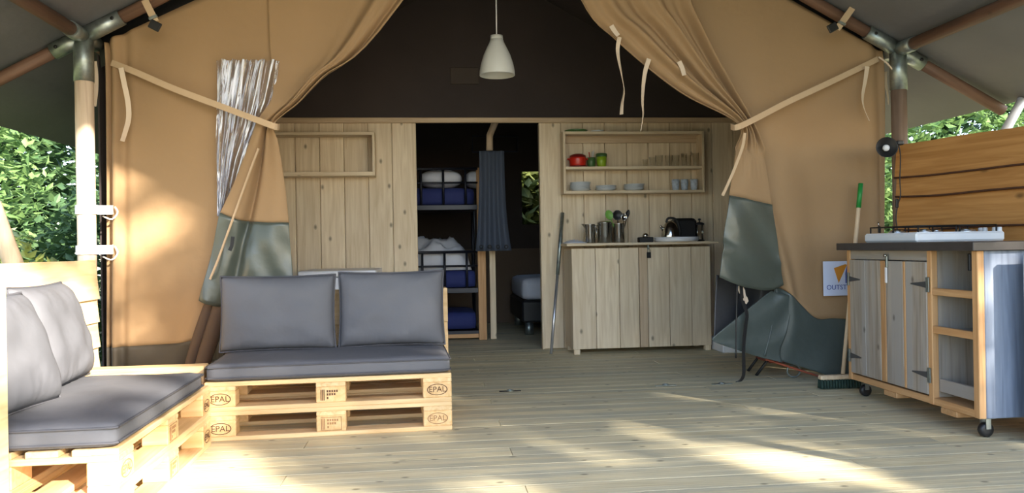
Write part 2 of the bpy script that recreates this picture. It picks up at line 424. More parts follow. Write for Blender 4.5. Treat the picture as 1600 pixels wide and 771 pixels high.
def cr(a, b, c, d, t):
    return 0.5 * ((2 * b) + (c - a) * t + (2 * a - 5 * b + 4 * c - d) * t * t + (3 * b - a - 3 * c + d) * t ** 3)
def crs(pts, n):
    out = []; m = len(pts)
    for i in range(n):
        f = i / (n - 1) * (m - 1); k = min(int(f), m - 2); t = f - k
        out.append(cr(pts[max(k - 1, 0)], pts[k], pts[k + 1], pts[min(k + 2, m - 1)], t))
    return out
def loft(rows, nu, per, Y, wave=None):
    """cloth surface from control rows of (px, py[, depth offset]); wave(u, v) adds folds in depth"""
    rws = []
    for r in rows:
        rws.append(crs([P(q[0], q[1], Y + (q[2] if len(q) > 2 else 0)) for q in r], nu))
    nv = (len(rows) - 1) * per + 1
    cols = [crs([rw[i] for rw in rws], nv) for i in range(nu)]
    g = []
    for j in range(nv):
        row = []
        for i in range(nu):
            p = cols[i][j].copy()
            if wave: p.y += wave(i / (nu - 1), j / per)
            row.append(p)
        g.append(row)
    return g

# ------------------------------------------------------------------ setting: ground and deck
gm = MB().box((-40, -25, -0.40), (40, 45, -0.30)).build('ground', M['ground']); structure(gm)
floor = MB().box((-1.95, -1.2, -0.20), (4.2, 9.75, -0.045)).build('floor', M['deck_under']); structure(floor)
bw, gap = 0.144, 0.0018
y = -1.2; k = 0
while y < 9.7:
    if y > 0.6:
        cut = [0.35, 1.75, -0.6, 2.3][k % 4]
        for x0, x1 in ((-1.95, cut), (cut + 0.003, 4.2)):
            inst('plank', boxmesh(x1 - x0, bw, 0.028, M['deck'], 0.0006), floor, (x0, y, -0.028 + random.uniform(-0.0003, 0.0003)))
    else:
        inst('plank', boxmesh(6.15, bw, 0.028, M['deck'], 0.004), floor, (-1.95, y, -0.028))
    y += bw + gap; k += 1

# ------------------------------------------------------------------ setting: canvas roof
XC, ZR, SL = 0.52, 3.50, 0.54
XL, XR = -1.95, 2.99
def roofz(x): return ZR - SL * abs(x - XC)
XE0, XE1 = -2.80, 3.79
def slope(name, xa, xb, y0, y1, dz, mat, nx=8, ny=10, th=0.012):
    g = []
    for j in range(ny + 1):
        row = []
        for i in range(nx + 1):
            x = xa + (xb - xa) * i / nx; yy = y0 + (y1 - y0) * j / ny
            sag = 0.035 * math.sin(PI * i / nx) * math.sin(PI * ((j * 1.0 / ny * 3) % 1.0))
            row.append(Vector((x, yy, roofz(x) + dz - sag)))
        g.append(row)
    o = MB().grid(g).build(name, mat); solid(o, th); return structure(o)
slope('ceiling', XC, XE0, 1.4, 9.9, 0.075, M['fly'])
slope('ceiling', XC, XE1, 1.4, 9.9, 0.075, M['fly'])
slope('ceiling', XC, -1.96, 4.98, 9.75, -0.05, M['inner'])
slope('ceiling', XC, 3.0, 4.98, 9.75, -0.05, M['inner'])

def canvas_wall(name, pts, mat, th=0.01):
    o = MB().add(pts, [tuple(range(len(pts)))]).build(name, mat); solid(o, th); return structure(o)
canvas_wall('wall_left', [(-1.96, 4.96, 0.0), (-1.96, 9.75, 0.0), (-1.96, 9.75, 2.12), (-1.96, 4.96, 2.12)], M['inner'])
canvas_wall('wall_right', [(3.0, 4.96, 0.0), (3.0, 9.75, 0.0), (3.0, 9.75, 2.12), (3.0, 4.96, 2.12)], M['inner'])
# partition: planks, door opening, rail, dark canvas gable above
YW = 6.95
xl, xr = P(653, 400, YW).x, P(846, 400, YW).x
zt = P(760, 184, YW).z
wall = MB().box((-1.94, YW + 0.05, 0.0), (xl - 0.02, YW + 0.09, zt - 0.02)).box((xr + 0.02, YW + 0.05, 0.0), (2.98, YW + 0.09, zt - 0.02)).build('wall_back', M['pine_z'])
structure(wall)
def wallplank(x0, x1):
    inst('plank', boxmesh(round(x1 - x0 - 0.004, 4), 0.024, zt - 0.01, M['pine_z'], 0.004), wall, (x0, YW + 0.026 + random.uniform(-0.0015, 0.0015), 0.004))
x = xl
while x > -1.9:
    wallplank(max(x - 0.208, -1.94), x); x -= 0.208
x = xr
while x < 2.95:
    wallplank(x, min(x + 0.2, 2.98)); x += 0.2
tr = MB().box((-1.94, YW - 0.012, zt - 0.045), (2.98, YW + 0.026, zt), 0.005).build('trim_1', M['rosy_x']); structure(tr)
tr2 = MB().box((xl - 0.022, YW + 0.024, 0), (xl, YW + 0.10, zt - 0.045), 0.004).build('trim_2', M['pine_z']); structure(tr2)
tr3 = MB().box((xr, YW + 0.024, 0), (xr + 0.022, YW + 0.10, zt - 0.045), 0.004).build('trim_3', M['pine_z']); structure(tr3)
gable = canvas_wall('wall_gable', [(-1.94, YW + 0.03, zt), (2.98, YW + 0.03, zt), (2.98, YW + 0.03, roofz(2.98) - 0.06), (XC, YW + 0.03, ZR - 0.06), (-1.94, YW + 0.03, roofz(-1.94) - 0.06)], M['inner'])
v0, v1 = P(704, 131, YW), P(748, 105, YW)
MB().box((v0.x, YW + 0.010, v0.z), (v1.x, YW + 0.024, v1.z), 0.003).build('vent_flap', M['vent'], gable)
# bedroom rear wall with a window hole
YB = 9.55
wa, wb = P(816, 351, YB), P(870, 268, YB)
rear = MB()
for x0, x1, z0, z1 in ((-1.94, wa.x, 0.9, 2.12), (wb.x, 2.98, 0.9, 2.12), (wa.x, wb.x, 0.9, wa.z), (wa.x, wb.x, wb.z, 2.12)):
    rear.box((x0, YB, z0), (x1, YB + 0.012, z1))
rear.add([(-1.94, YB, 2.12), (2.98, YB, 2.12), (XC, YB, ZR - 0.06)], [(0, 1, 2)])
ro = rear.build('wall_rear', M['inner']); structure(ro)
MB().box((-1.94, YB - 0.004, 0.0), (2.98, YB + 0.012, 0.9)).build('lower_band', M['inner_low'], ro)
wi = MB().box((wa.x - 0.03, YB - 0.006, wa.z - 0.03), (wb.x + 0.03, YB + 0.002, wa.z)).box((wa.x - 0.03, YB - 0.006, wa.z), (wa.x, YB + 0.002, wb.z)).box((wa.x - 0.03, YB - 0.006, wb.z), (wb.x + 0.03, YB + 0.002, wb.z + 0.03)).build('window_1', M['inner']); structure(wi)
MB().box((wa.x, YB + 0.003, wa.z), (wb.x, YB + 0.006, wb.z)).build('pane', M['glass'], wi)

# ------------------------------------------------------------------ tent frame
FY = 4.74
zc = roofz(XL) + 0.005
fr = thing('tent_skeleton', 'brown round-pole tent frame with galvanised corner connectors under the dark canvas roof', 'tent frame', (XC, FY, 0))
def pipe(name, a, b, r, mat, parent=fr, n=14):
    """round pole with its grain along its own axis"""
    a, b = Vector(a), Vector(b); d = b - a
    o = MB().tube([(0, 0, 0), (0, 0, d.length * 0.5), (0, 0, d.length)], r, n).build(name, mat, parent, world=False)
    o.location = a - root_loc(parent); o.rotation_euler = d.to_track_quat('Z', 'Y').to_euler(); return o
sl_ = math.atan(SL)
XRP, FYR = 3.03, 4.79
zcr = roofz(XRP) + 0.005
pipe('pole', (XL, FY, 0.0), (XL, FY, zc - 0.10), 0.050, M['pole_pale'])['label'] = 'pale sunlit round pole beside the left canvas flap'
pipe('pole', (XRP, FYR, 0.0), (XRP, FYR, zcr - 0.10), 0.048, M['pole'])['label'] = 'brown round pole behind the end of the plank fence'
for xs, sgn, yy, zz in ((XL, -1, FY, zc), (XRP, 1, FYR, zcr)):
    din = Vector((-sgn * math.cos(sl_), 0, math.sin(sl_))); dout = -din
    base = Vector((xs, yy, zz))
    pipe('rafter', base + din * 0.10, Vector((XC, yy, ZR + 0.005)), 0.036, M['beam'])
    pipe('rafter', base + dout * 0.10, base + dout * 0.82, 0.036, M['beam'])
    pipe('purlin', base + Vector((0, -0.10, 0)), (xs, 1.45, zz), 0.038, M['beam'])
    pipe('purlin', base + Vector((0, 0.10, 0)), (xs, 9.7, zz), 0.042, M['beam'])
    co = MB()
    for d, l in ((Vector((0, 0, -1)), 0.26), (din, 0.24), (dout, 0.19), (Vector((0, -1, 0)), 0.17), (Vector((0, 1, 0)), 0.17)):
        co.tube([base, base + d * l], 0.0535 if d.z < -.9 else 0.046, 16)
    cn = co.build('connector', M['galv'], fr)
    bm_ = MB().lathe([(0, 0.006), (0.009, 0.004), (0.011, 0)], (0, 0, 0), 8, axis=Matrix.Rotation(R(90), 3, 'X')).mesh('bolt', M['blackmetal'])
    for q_ in (base + din * .2, base + dout * .15, base + Vector((0, 0, -.03))):
        inst('bolt', bm_, cn, q_ + Vector((0, -0.048, 0)) - root_loc(fr))
    pipe('pole', (xs, 1.5, 0.0), (xs, 1.5, zz), 0.05, M['pole'])
pipe('ridge_pole', (XC, 1.45, ZR - 0.02), (XC, 9.7, ZR - 0.02), 0.045, M['beam'])
# black sheets standing in for shade in the gap between rafters and flaps, with strap tabs
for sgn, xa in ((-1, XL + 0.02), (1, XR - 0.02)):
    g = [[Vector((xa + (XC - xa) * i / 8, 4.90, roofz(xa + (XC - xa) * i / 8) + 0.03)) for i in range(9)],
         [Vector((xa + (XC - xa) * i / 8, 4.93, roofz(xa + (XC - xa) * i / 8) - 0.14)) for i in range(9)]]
    solid(MB().grid(g).build('gap_shade', M['black'], fr), 0.004)

# stay poles from the eaves
st = MB().tube([P(-14, 318, 4.2), P(-2, 352, 4.22), P(40, 462, 4.3)], 0.045, 12).build('stay_pole', M['pole_pale'])
tag(st, 'sunlit stay pole leaning down behind the top of the pale board fence', 'pole')
qa, qb = P(1603, 146, 4.66), P(1570, 206, 4.62)
qc = qa + (qb - qa) * ((qa.z + .3) / (qa.z - qb.z)); qc = Vector((max(qc.x, 3.25), qc.y, -.3))
st = MB().tube([qa, qb, qc], 0.030, 12).build('stay_pole', M['white'])
tag(st, 'white stay pole slanting up from behind the orange plank fence to the eave', 'pole')

# ------------------------------------------------------------------ left tent flap
YF = 4.88
def sm(a, b, x):
    t = max(0.0, min(1.0, (x - a) / (b - a))); return t * t * (3 - 2 * t)
lf = thing('tent_flap', 'tan canvas door flap with a crumpled clear window, tied back beside the pallet sofa', 'tent flap', P(165, 640, YF))
def lroof(x): return 66 - (x - 163) * 0.464
rows = [[(x, lroof(x)) for x in (163, 215, 270, 342, 390, 434)],
        [(x, 100) for x in (164, 215, 270, 342, 390, 434)],
        [(x, 200) for x in (165, 215, 270, 338, 380, 420)],
        [(x, 300) for x in (166, 215, 270, 325, 355, 385)],
        [(x, 400) for x in (167, 215, 265, 310, 332, 352)],
        [(x, 475) for x in (168, 212, 258, 296, 316, 334)],
        [(168, 543), (210, 541), (250, 539), (276, 537), (292, 534), (306, 530)]]
def wav_lflat(u, v):
    e = 1 - sm(0.0, 0.22, u)
    return 0.035 * e * math.sin(u * 60) + 0.012 * math.sin(u * 9 + v * 0.8) * sm(0, 1, v) + 0.02 * math.sin(7 * u - 1.4 * v) * sm(3, 6, v) * u
solid(MB().grid(loft(rows, 70, 6, YF, wav_lflat)).build('canvas_panel', M['canvas'], lf), 0.004)
rows = [rows[-1], [(168, 592), (208, 590), (246, 588), (270, 585), (284, 582), (296, 578)], [(168, 640), (206, 639), (242, 638), (264, 636), (276, 634), (286, 632)]]
solid(MB().grid(loft(rows, 70, 5, YF, lambda u, v: wav_lflat(u, 6 + v))).build('skirt', M['skirt_tan'], lf), 0.005)
# folded hems hanging below the gathered part
for pts, r, m, nm in (([(334, 462, -.02), (320, 500, -.03), (304, 548, -.03), (290, 600, -.02), (282, 634, 0)], [.034, .036, .034, .03, .03], 'canvas_shaded', 'folded_hem'),
                      ([(350, 465, -.03), (338, 505, -.04), (322, 552, -.04), (308, 600, -.03), (300, 636, 0)], [.05, .05, .045, .04, .04], 'canvas_shaded', 'folded_hem')):
    pp = crs([P(a, b, YF + c) for a, b, c in pts], 16)
    MB().tube(pp, crs(r, 16), 10).build(nm, M[m], lf)
# gathered part
rows = [[(x, lroof(x)) for x in (418, 490, 555, 618, 680, 730, 770, 800)],
        [(422, 72), (462, 70), (500, 68), (526, 66), (548, 63), (566, 61), (582, 58), (595, 56)],
        [(428, 122), (452, 124), (470, 125), (482, 125), (491, 125), (499, 125), (506, 125), (512, 124)],
        [(428, 160), (438, 162), (446, 163), (452, 164), (458, 165), (463, 165), (467, 165), (471, 165)],
        [(409, 191), (414, 193), (418, 195), (422, 196), (425, 196), (428, 197), (431, 197), (434, 197)],
        [(393, 235), (399, 236), (406, 236), (413, 236), (420, 235), (427, 234), (434, 232), (440, 230)],
        [(372, 290), (383, 292), (394, 294), (404, 294), (417, 294), (430, 293), (440, 292), (449, 290)],
        [(352, 334), (366, 340), (380, 345), (394, 347), (410, 348), (426, 349), (441, 349), (455, 349)]]
def fold(j, lo=0.004):
    t = [lo, .020, .030, .030, .022, .030, .036, .040, .040, .035]
    k = min(int(j), 8); return t[k] + (t[min(k + 1, 9)] - t[k]) * (j - k)
def wav_lg(u, v):
    ph = 2 * PI * 2.6 * u
    up = 1 - sm(3.3, 4.3, v)
    e = sm(.25, .75, u)
    a_ = -0.012 - 0.085 * (e + (1 - e) * sm(1.5, 3.5, v)) + 1.35 * fold(v) * e * (math.sin(ph + 0.4 * math.sin(v * 0.9)) + 0.45 * math.sin(2.3 * ph + v * 0.7))
    b_ = -0.095 + .055 * math.exp(-((u - .44 + .02 * (v - 5)) / .07) ** 2) + .014 * math.sin(9 * u + .5 * v) + .03 * (u - .5)
    return a_ * up + b_ * (1 - up)
solid(MB().grid(loft(rows, 80, 6, YF, wav_lg)).build('gathered_canvas', M['canvas'], lf), 0.004)
rows = [rows[-1], [(338, 398), (352, 402), (368, 404), (385, 405), (404, 406), (424, 406), (442, 406), (459, 405)],
        [(320, 468), (333, 474), (348, 478), (370, 480), (396, 481), (420, 480), (442, 478), (465, 474)]]
solid(MB().grid(loft(rows, 80, 7, YF, lambda u, v: -0.10 + (wav_lg(u, 7 + v) + .095) * (1 - .3 * sm(0, .8, v)) - 0.004 + (0.010 * math.sin(u * 7 + v * 1.6) + 0.006 * math.sin(u * 19 - v * 5)) * sm(0, 1, v))).build('gathered_skirt', M['skirt_up'], lf), 0.006)
# clear crumpled window
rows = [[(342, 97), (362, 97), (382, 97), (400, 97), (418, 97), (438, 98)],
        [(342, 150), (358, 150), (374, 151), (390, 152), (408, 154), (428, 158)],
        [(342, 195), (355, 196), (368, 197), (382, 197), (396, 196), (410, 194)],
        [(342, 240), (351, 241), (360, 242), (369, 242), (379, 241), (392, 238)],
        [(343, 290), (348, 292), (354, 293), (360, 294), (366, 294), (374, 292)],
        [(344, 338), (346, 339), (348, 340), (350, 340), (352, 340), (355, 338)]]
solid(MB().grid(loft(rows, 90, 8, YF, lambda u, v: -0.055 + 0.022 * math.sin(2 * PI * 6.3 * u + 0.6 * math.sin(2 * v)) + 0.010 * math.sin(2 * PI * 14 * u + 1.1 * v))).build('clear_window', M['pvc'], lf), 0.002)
# seam lines, cord and ties of the left flap
pp = crs([P(a, b, YF - 0.15) for a, b in ((404, 232), (388, 275), (370, 325), (352, 375), (340, 408), (328, 437))], 20)
MB().ribbon(pp, (1, -0.5, 0.3), 0.013, 0.006).build('zip_edge', M['webbing'], lf)
pp = [P(a, b, YF - c) for a, b, c in ((364, 370, .2), (362, 385, .2), (359, 392, .2))]
MB().ribbon(pp, (1, 0, 0.3), 0.02).build('zip_pull', M['blackmetal'], lf)
pp = [P(a, b, YF - c) for a, b, c in ((174, 98, .01), (210, 112, .06), (270, 138, .09), (342, 165, .12), (400, 187, .16), (430, 198, .18), (437, 198, .12))]
pp = crs(pp, 24)
MB().ribbon(pp, (0.1, 0, 1), 0.036).build('tie_back', M['webbing'], lf)
def hang(name, pts, off, w, parent, mat='ribbon', Y=YF, n=18, tw=0.0):
    pp = crs([P(a, b, Y + off) for a, b in pts], n)
    wv = [(math.cos(tw * i / n), math.sin(tw * i / n), 0.1) for i in range(n)]
    return MB().ribbon(pp, wv, w, 0.003).build(name, M[mat], parent)
hang('tie_ribbon', [(189, 106), (194, 130), (200, 160), (201, 185), (196, 205), (191, 221)], -.07, .028, lf, tw=1.1)
hang('tie_ribbon', [(147, 96), (149, 115), (149, 140), (146, 166)], -.02, .03, lf, tw=0.4)
for (x0, y0, x1, y1), par in (((228, -2, 246, 32), lf),):
    pass

# ------------------------------------------------------------------ right tent flap
rf = thing('tent_flap', 'tan canvas door flap with a drooping grey-green skirt, tied back beside the wheeled kitchen unit', 'tent flap', P(1378, 605, YF))
def rroof(x): return 80 - (1378 - x) * 0.565
rows = [[(x, rroof(x)) for x in (1066, 1120, 1180, 1240, 1310, 1378)],
        [(1085, 52), (1130, 58), (1185, 63), (1240, 69), (1310, 82), (1380, 100)],
        [(1118, 128), (1150, 129), (1195, 130), (1245, 130), (1310, 132), (1380, 136)],
        [(1160, 197), (1180, 198), (1215, 199), (1255, 199), (1315, 199), (1380, 199)],
        [(1184, 318), (1216, 319), (1250, 320), (1280, 320), (1330, 320), (1380, 320)],
        [(1204, 410), (1234, 414), (1264, 418), (1294, 419), (1335, 420), (1380, 420)],
        [(1212, 444), (1240, 466), (1274, 497), (1305, 498), (1340, 499), (1381, 500)]]
def wav_rf(u, v):
    return 0.016 * math.sin(10 * u + 0.5 * v) * sm(0, 3, v) + 0.05 * (1 - sm(0, .3, u)) * sm(3, 5, v) * math.sin(u * 25 - v) + 0.02 * math.sin(60 * u) * sm(.85, 1, u)
solid(MB().grid(loft(rows, 70, 6, YF, wav_rf)).build('canvas_panel', M['canvas'], rf), 0.004)
rows = [rows[-1], [(1205, 500), (1240, 520), (1274, 540), (1305, 546), (1340, 550), (1381, 552)],
        [(1190, 556), (1225, 566), (1262, 577), (1296, 588), (1336, 597), (1382, 603)]]
solid(MB().grid(loft(rows, 60, 8, YF, lambda u, v: wav_rf(u, 6 + v) * (1 - .55 * sm(0, 1, v)) + 0.007 * math.sin(11 * u + 3 * v) * (1 - u))).build('skirt', M['skirt'], rf), 0.006)
rows = [[(x, rroof(x)) for x in (802, 850, 900, 950, 1000, 1040, 1080)],
        [(900, 0), (926, -1), (955, -2), (985, -3), (1015, -4), (1040, -4), (1068, -5)],
        [(961, 71), (985, 66), (1008, 60), (1030, 56), (1050, 54), (1068, 53), (1088, 52)],
        [(1055, 147), (1067, 140), (1079, 134), (1090, 130), (1101, 127), (1112, 125), (1124, 123)],
        [(1145, 197), (1148, 196), (1151, 195), (1154, 195), (1157, 195), (1161, 196), (1167, 198)],
        [(1138, 242), (1147, 243), (1155, 245), (1163, 246), (1171, 247), (1178, 248), (1186, 248)],
        [(1127, 308), (1139, 310), (1150, 312), (1162, 315), (1174, 317), (1186, 319), (1198, 321)]]
def fold2(j):
    t = [.006, .022, .036, .036, .022, .022, .020, .03, .04, .04]
    k = min(int(j), 8); return t[k] + (t[min(k + 1, 9)] - t[k]) * (j - k)
def wav_rg(u, v):
    ph = 2 * PI * 2.6 * u
    low = sm(4.2, 5.5, v)
    return -0.10 + fold2(v) * ((1 - low) * (math.sin(ph + 0.4) + 0.4 * math.sin(2.7 * ph)) + low * 1.5 * math.sin(PI * u * 1.0 + 0.2 * v)) * (1 if low < .5 else -1)
solid(MB().grid(loft(rows, 80, 6, YF, wav_rg)).build('gathered_canvas', M['canvas'], rf), 0.004)
rows = [rows[-1], [(1117, 370), (1132, 374), (1147, 378), (1163, 381), (1179, 383), (1195, 385), (1208, 386)],
        [(1109, 432), (1127, 440), (1146, 446), (1165, 450), (1184, 453), (1202, 452), (1218, 445)]]
solid(MB().grid(loft(rows, 80, 8, YF, lambda u, v: wav_rg(u, 6 + v) - 0.012 + 0.006 * math.sin(9 * u - 5 * v) - 0.022 * math.exp(-((v - 1.25 - .15 * u) / .10) ** 2))).build('gathered_skirt', M['skirt_up'], rf), 0.006)
# lower fold of the skirt: outer side in front, grey lining showing in the opening behind
rows = [[(1205, 455, .02), (1215, 458, .03), (1224, 460, .03), (1232, 462, .03), (1240, 466, .03)],
        [(1160, 490, .0), (1178, 500, .01), (1196, 508, .02), (1214, 512, .03), (1230, 515, .03)],
        [(1116, 526, -.02), (1136, 532, -.01), (1160, 538, 0), (1186, 542, .02), (1220, 545, .03)],
        [(1116, 534, -.02), (1136, 542, -.01), (1158, 549, 0), (1186, 558, .02), (1222, 567, .03)]]
solid(MB().grid(loft(rows, 30, 8, YF - .05, lambda u, v: 0.005 * math.sin(7 * u + 3 * v))).build('skirt_fold', M['skirt'], rf), 0.006)
rows = [[(1120, 430, 0), (1136, 434, .10), (1160, 438, .26), (1190, 442, .30), (1220, 444, .14)],
        [(1117, 485, -.02), (1134, 488, .10), (1158, 492, .26), (1188, 495, .28), (1218, 497, .12)],
        [(1116, 531, -.04), (1134, 536, .06), (1158, 542, .18), (1186, 548, .18), (1216, 553, .08)]]
solid(MB().grid(loft(rows, 30, 8, YF + .02)).build('skirt_lining', M['lining'], rf), 0.005)
# ties, straps and cords of the right flap
pp = crs([P(a, b, YF - c) for a, b, c in ((1372, 92, .02), (1340, 108, .05), (1290, 132, .07), (1230, 160, .10), (1180, 186, .15), (1152, 199, .19), (1142, 198, .13))], 24)
MB().ribbon(pp, (-0.1, 0, 1), 0.036).build('tie_back', M['webbing'], rf)
pp = crs([P(a, b, YF - .19) for a, b in ((1164, 208), (1160, 230), (1150, 258), (1140, 282), (1129, 306))], 16)
MB().ribbon(pp, (1, -.2, .3), 0.017).build('tie_ribbon', M['webbing'], rf)
hang('tie_ribbon', [(968, 58), (965, 76), (967, 95), (972, 120), (975, 142), (972, 162), (971, 179)], -.12, .026, rf, tw=2.4)
hang('tie_ribbon', [(1014, 92), (1008, 112), (1005, 135), (1004, 160), (1005, 180), (1001, 205)], -.12, .028, rf, tw=1.5)
hang('tie_ribbon', [(1355, 104), (1352, 125), (1348, 150), (1350, 168), (1358, 189)], -.07, .03, rf, tw=1.3)
hang('tie_ribbon', [(1383, 112), (1384, 130), (1387, 150), (1388, 163)], .02, .024, rf, tw=1.0)
hang('tie_ribbon', [(955, 40), (960, 48), (966, 56)], -.17, .03, rf, tw=0.3)
hang('tie_ribbon', [(1061, 96), (1066, 107), (1069, 118)], -.16, .03, rf, tw=0.3)
pp = crs([P(a, b, YF - c) for a, b, c in ((1373, 89, .05), (1384, 97, .08), (1394, 108, .10), (1402, 118, .10))], 10)
MB().tube(pp, 0.006, 6).build('guy_cord', M['ribbon'], rf)
pp = crs([P(a, b, YF - .14) for a, b in ((1152, 444), (1151, 480), (1150, 520), (1150, 560))], 12)
MB().tube(pp, 0.005, 6).build('hanging_cord', M['black'], rf)
pp = crs([P(a, b, YF - .10) for a, b in ((1158, 446), (1160, 470), (1167, 490), (1165, 510), (1162, 540), (1162, 565), (1162, 585), (1158, 594), (1150, 597))], 26)
MB().ribbon(pp, (1, 0.3, 0.1), 0.024, 0.004).build('black_strap', M['black'], rf)
pp = crs([P(a, b, YF - .09) for a, b in ((1155, 447), (1160, 457), (1163, 466), (1166, 470), (1164, 474))], 10)
MB().ribbon(pp, (1, 0.3, -0.3), [.03, .04, .045, .03, .03, .04, .03, .03, .02, .02], 0.01).build('strap_buckle', M['ribbon'], rf)
pp = crs([P(a, b, YF + .06) for a, b in ((1196, 562), (1222, 570), (1250, 579), (1278, 588))], 10)
MB().tube(pp, 0.008, 6).build('hem_cord', M['orangecord'], rf)

# strap tabs holding the flap tops to the rafters
for pts, lab, cat in ((((226, 0), (232, 12), (238, 24), (243, 34)), 'beige strap tab with black pad clipping the left flap edge to its rafter', 'strap'),
                 (((1336, 6), (1328, 18), (1318, 32), (1308, 45)), 'beige strap tab with black pad clipping the right flap edge to its rafter', 'strap')):
    pp = crs([P(a, b, 4.70) for a, b in pts], 10)
    t = thing('strap_tab', lab, cat, pp[0])
    MB().ribbon(pp, (1, 0, 0.45 if pts[0][0] < 800 else -0.45), 0.040, 0.006).build('strap', M['webbing'], t)
    q = P(*((242, 40) if pts[0][0] < 800 else (1301, 43)), 4.70)
    e = MB().box((-.032, -.008, -.026), (.032, .008, .026), .004).build('pad', M['black'], t, world=False)
    e.location = q - pp[0]; e.rotation_euler = (0, R(28 if pts[0][0] < 800 else -28), 0)
    bk = MB().box((-.025, -.012, -.008), (.025, .004, .008), .002).build('buckle', M['galv'], t, world=False)
    bk.location = pp[7] - pp[0] + Vector((0, -.004, 0)); bk.rotation_euler = (0, R(-25 if pts[0][0] < 800 else 25), 0)

# white straps from the left pole to the flap
for yy, lab in ((328, 'white strap tying the sunlit pole to the tent, upper of two'), (391, 'white strap tying the sunlit pole to the tent, lower of two')):
    c = P(134, yy, FY); t = thing('pole_strap', lab, 'strap', (XL, FY, c.z))
    pts = [(XL + 0.056 * math.cos(a), FY + 0.056 * math.sin(a), c.z) for a in [R(30 - i * 20) for i in range(16)]]
    q = P(177, yy - 2, YF - .02)
    MB().ribbon([(q.x, q.y, c.z + .005), (XL + .12, FY + .05, c.z)] + pts, (0, 0, 1), 0.052, 0.005).build('band', M['white_strap'], t)
    a_ = P(172, yy + 2, YF - .04)
    MB().tube(crs([Vector((q.x + .02, q.y - .03, c.z + .02)), a_ + Vector((.05, -.02, -.01)), a_ + Vector((.02, -.03, -.05)), a_ + Vector((-.03, -.03, -.03))], 12), .005, 6).build('cord', M['white_strap'], t)

# ------------------------------------------------------------------ pallets
def pallet(name, label, loc, rotz, group, stamps=None, W=1.2, D=0.8):
    t = thing(name, label, 'pallet', loc, rotz, group)
    tb = [0.145, 0.100, 0.145, 0.100, 0.145]; g = (D - sum(tb)) / 4; yy = 0
    for b in tb:
        inst('top_board', boxmesh(W, b, 0.022, M['pallet_x'], .003), t, (0, yy, 0.122)); yy += b + g
    bx_ = (0, (W - .145) / 2, W - .145)
    for x_ in bx_:
        inst('stringer_board', boxmesh(0.145, D, 0.022, M['pallet_y'], .003), t, (x_, 0, 0.100))
    for y_, b in ((0, .1), ((D - .145) / 2, .145), (D - .1, .1)):
        inst('bottom_board', boxmesh(W, b, 0.022, M['pallet_x'], .003), t, (0, y_, 0.0))
        for x_ in bx_:
            inst('block', boxmesh(0.145, b, 0.078, M['block'], .004), t, (x_, y_, 0.022))
    return t
def epal(parent, x, z, faint=False, y=-0.0012, missing=''):
    m = M['inkfaint' if faint else 'ink']
    o = inst('stamp_text', textmesh(missing or 'EPAL', 0.040, m, 'stamp_text'), parent, (x, y, z), (R(90), 0, 0))
    mb = MB(); n = 28; vs = []
    for a, b in ((.052, .029), (.047, .0255)):
        vs += [Vector((a * math.cos(2 * PI * k / n), 0, b * math.sin(2 * PI * k / n))) for k in range(n)]
    mb.add(vs, [(k, (k + 1) % n, n + (k + 1) % n, n + k) for k in range(n)])
    r = mb.build('stamp_ring', m, parent, world=False, loc=(x, y, z)); return r
def ippc(parent, x, z, faint=False, y=-0.0012):
    m = M['inkfaint' if faint else 'ink']; mb = MB()
    def q(a, b, c, d): mb.box((a, -.0004, b), (c, .0004, d))
    for i in range(3): q(-.050 + i * .0075, -.028, -.0455 + i * .0075, .026)
    if faint:
        for a, b, c, d in ((-.052, .030, .05, .033), (-.052, -.034, .05, -.031), (.047, -.034, .05, .033)): q(a, b, c, d)
    for r_, (z0, n_) in enumerate(((.016, 5), (.000, 4), (-.018, 1))):
        for i in range(n_): q(-.020 + i * .0115, z0 - .004, -.012 + i * .0115, z0 + .007)
    mb.build('stamp_mark', m, parent, world=False, loc=(x, y, z))

SOFA = Vector((-1.098, 3.955, 0)); SR = R(2.6)
p1 = pallet('pallet', 'lower wooden pallet of the two under the long grey sofa cushion facing us', SOFA, SR, 'pallets under the sofa')
p2 = pallet('pallet', 'upper wooden pallet under the long grey sofa cushion, dark stamp on its middle block', SOFA + Vector((0, 0, .144)), SR, 'pallets under the sofa')
epal(p1, .072, .061); epal(p1, 1.127, .061, faint=True); ippc(p1, .60, .061, faint=True)
epal(p2, .072, .061); epal(p2, 1.127, .063); ippc(p2, .60, .061)
# backrest: shorter upright pallet standing on the rear edge
bk = thing('upright_pallet', 'upright slatted pallet standing behind the two grey sofa cushions', 'pallet', SOFA + Matrix.Rotation(SR, 3, 'Z') @ Vector((.03, .645, .288)), SR)
for z0, h in ((0.0, .15), (.20, .20)):
    inst('back_board', boxmesh(1.2, .022, h, M['pallet_x'], .003), bk, (0, .0, z0))
for x_ in (0, .5275, 1.055):
    inst('upright', boxmesh(.145, .022, .40, M['pallet_z'], .003), bk, (x_, .023, 0))
    for z0 in (0, .16, .32):
        inst('block', boxmesh(.145, .078, .08, M['block'], .004), bk, (x_, .046, z0))

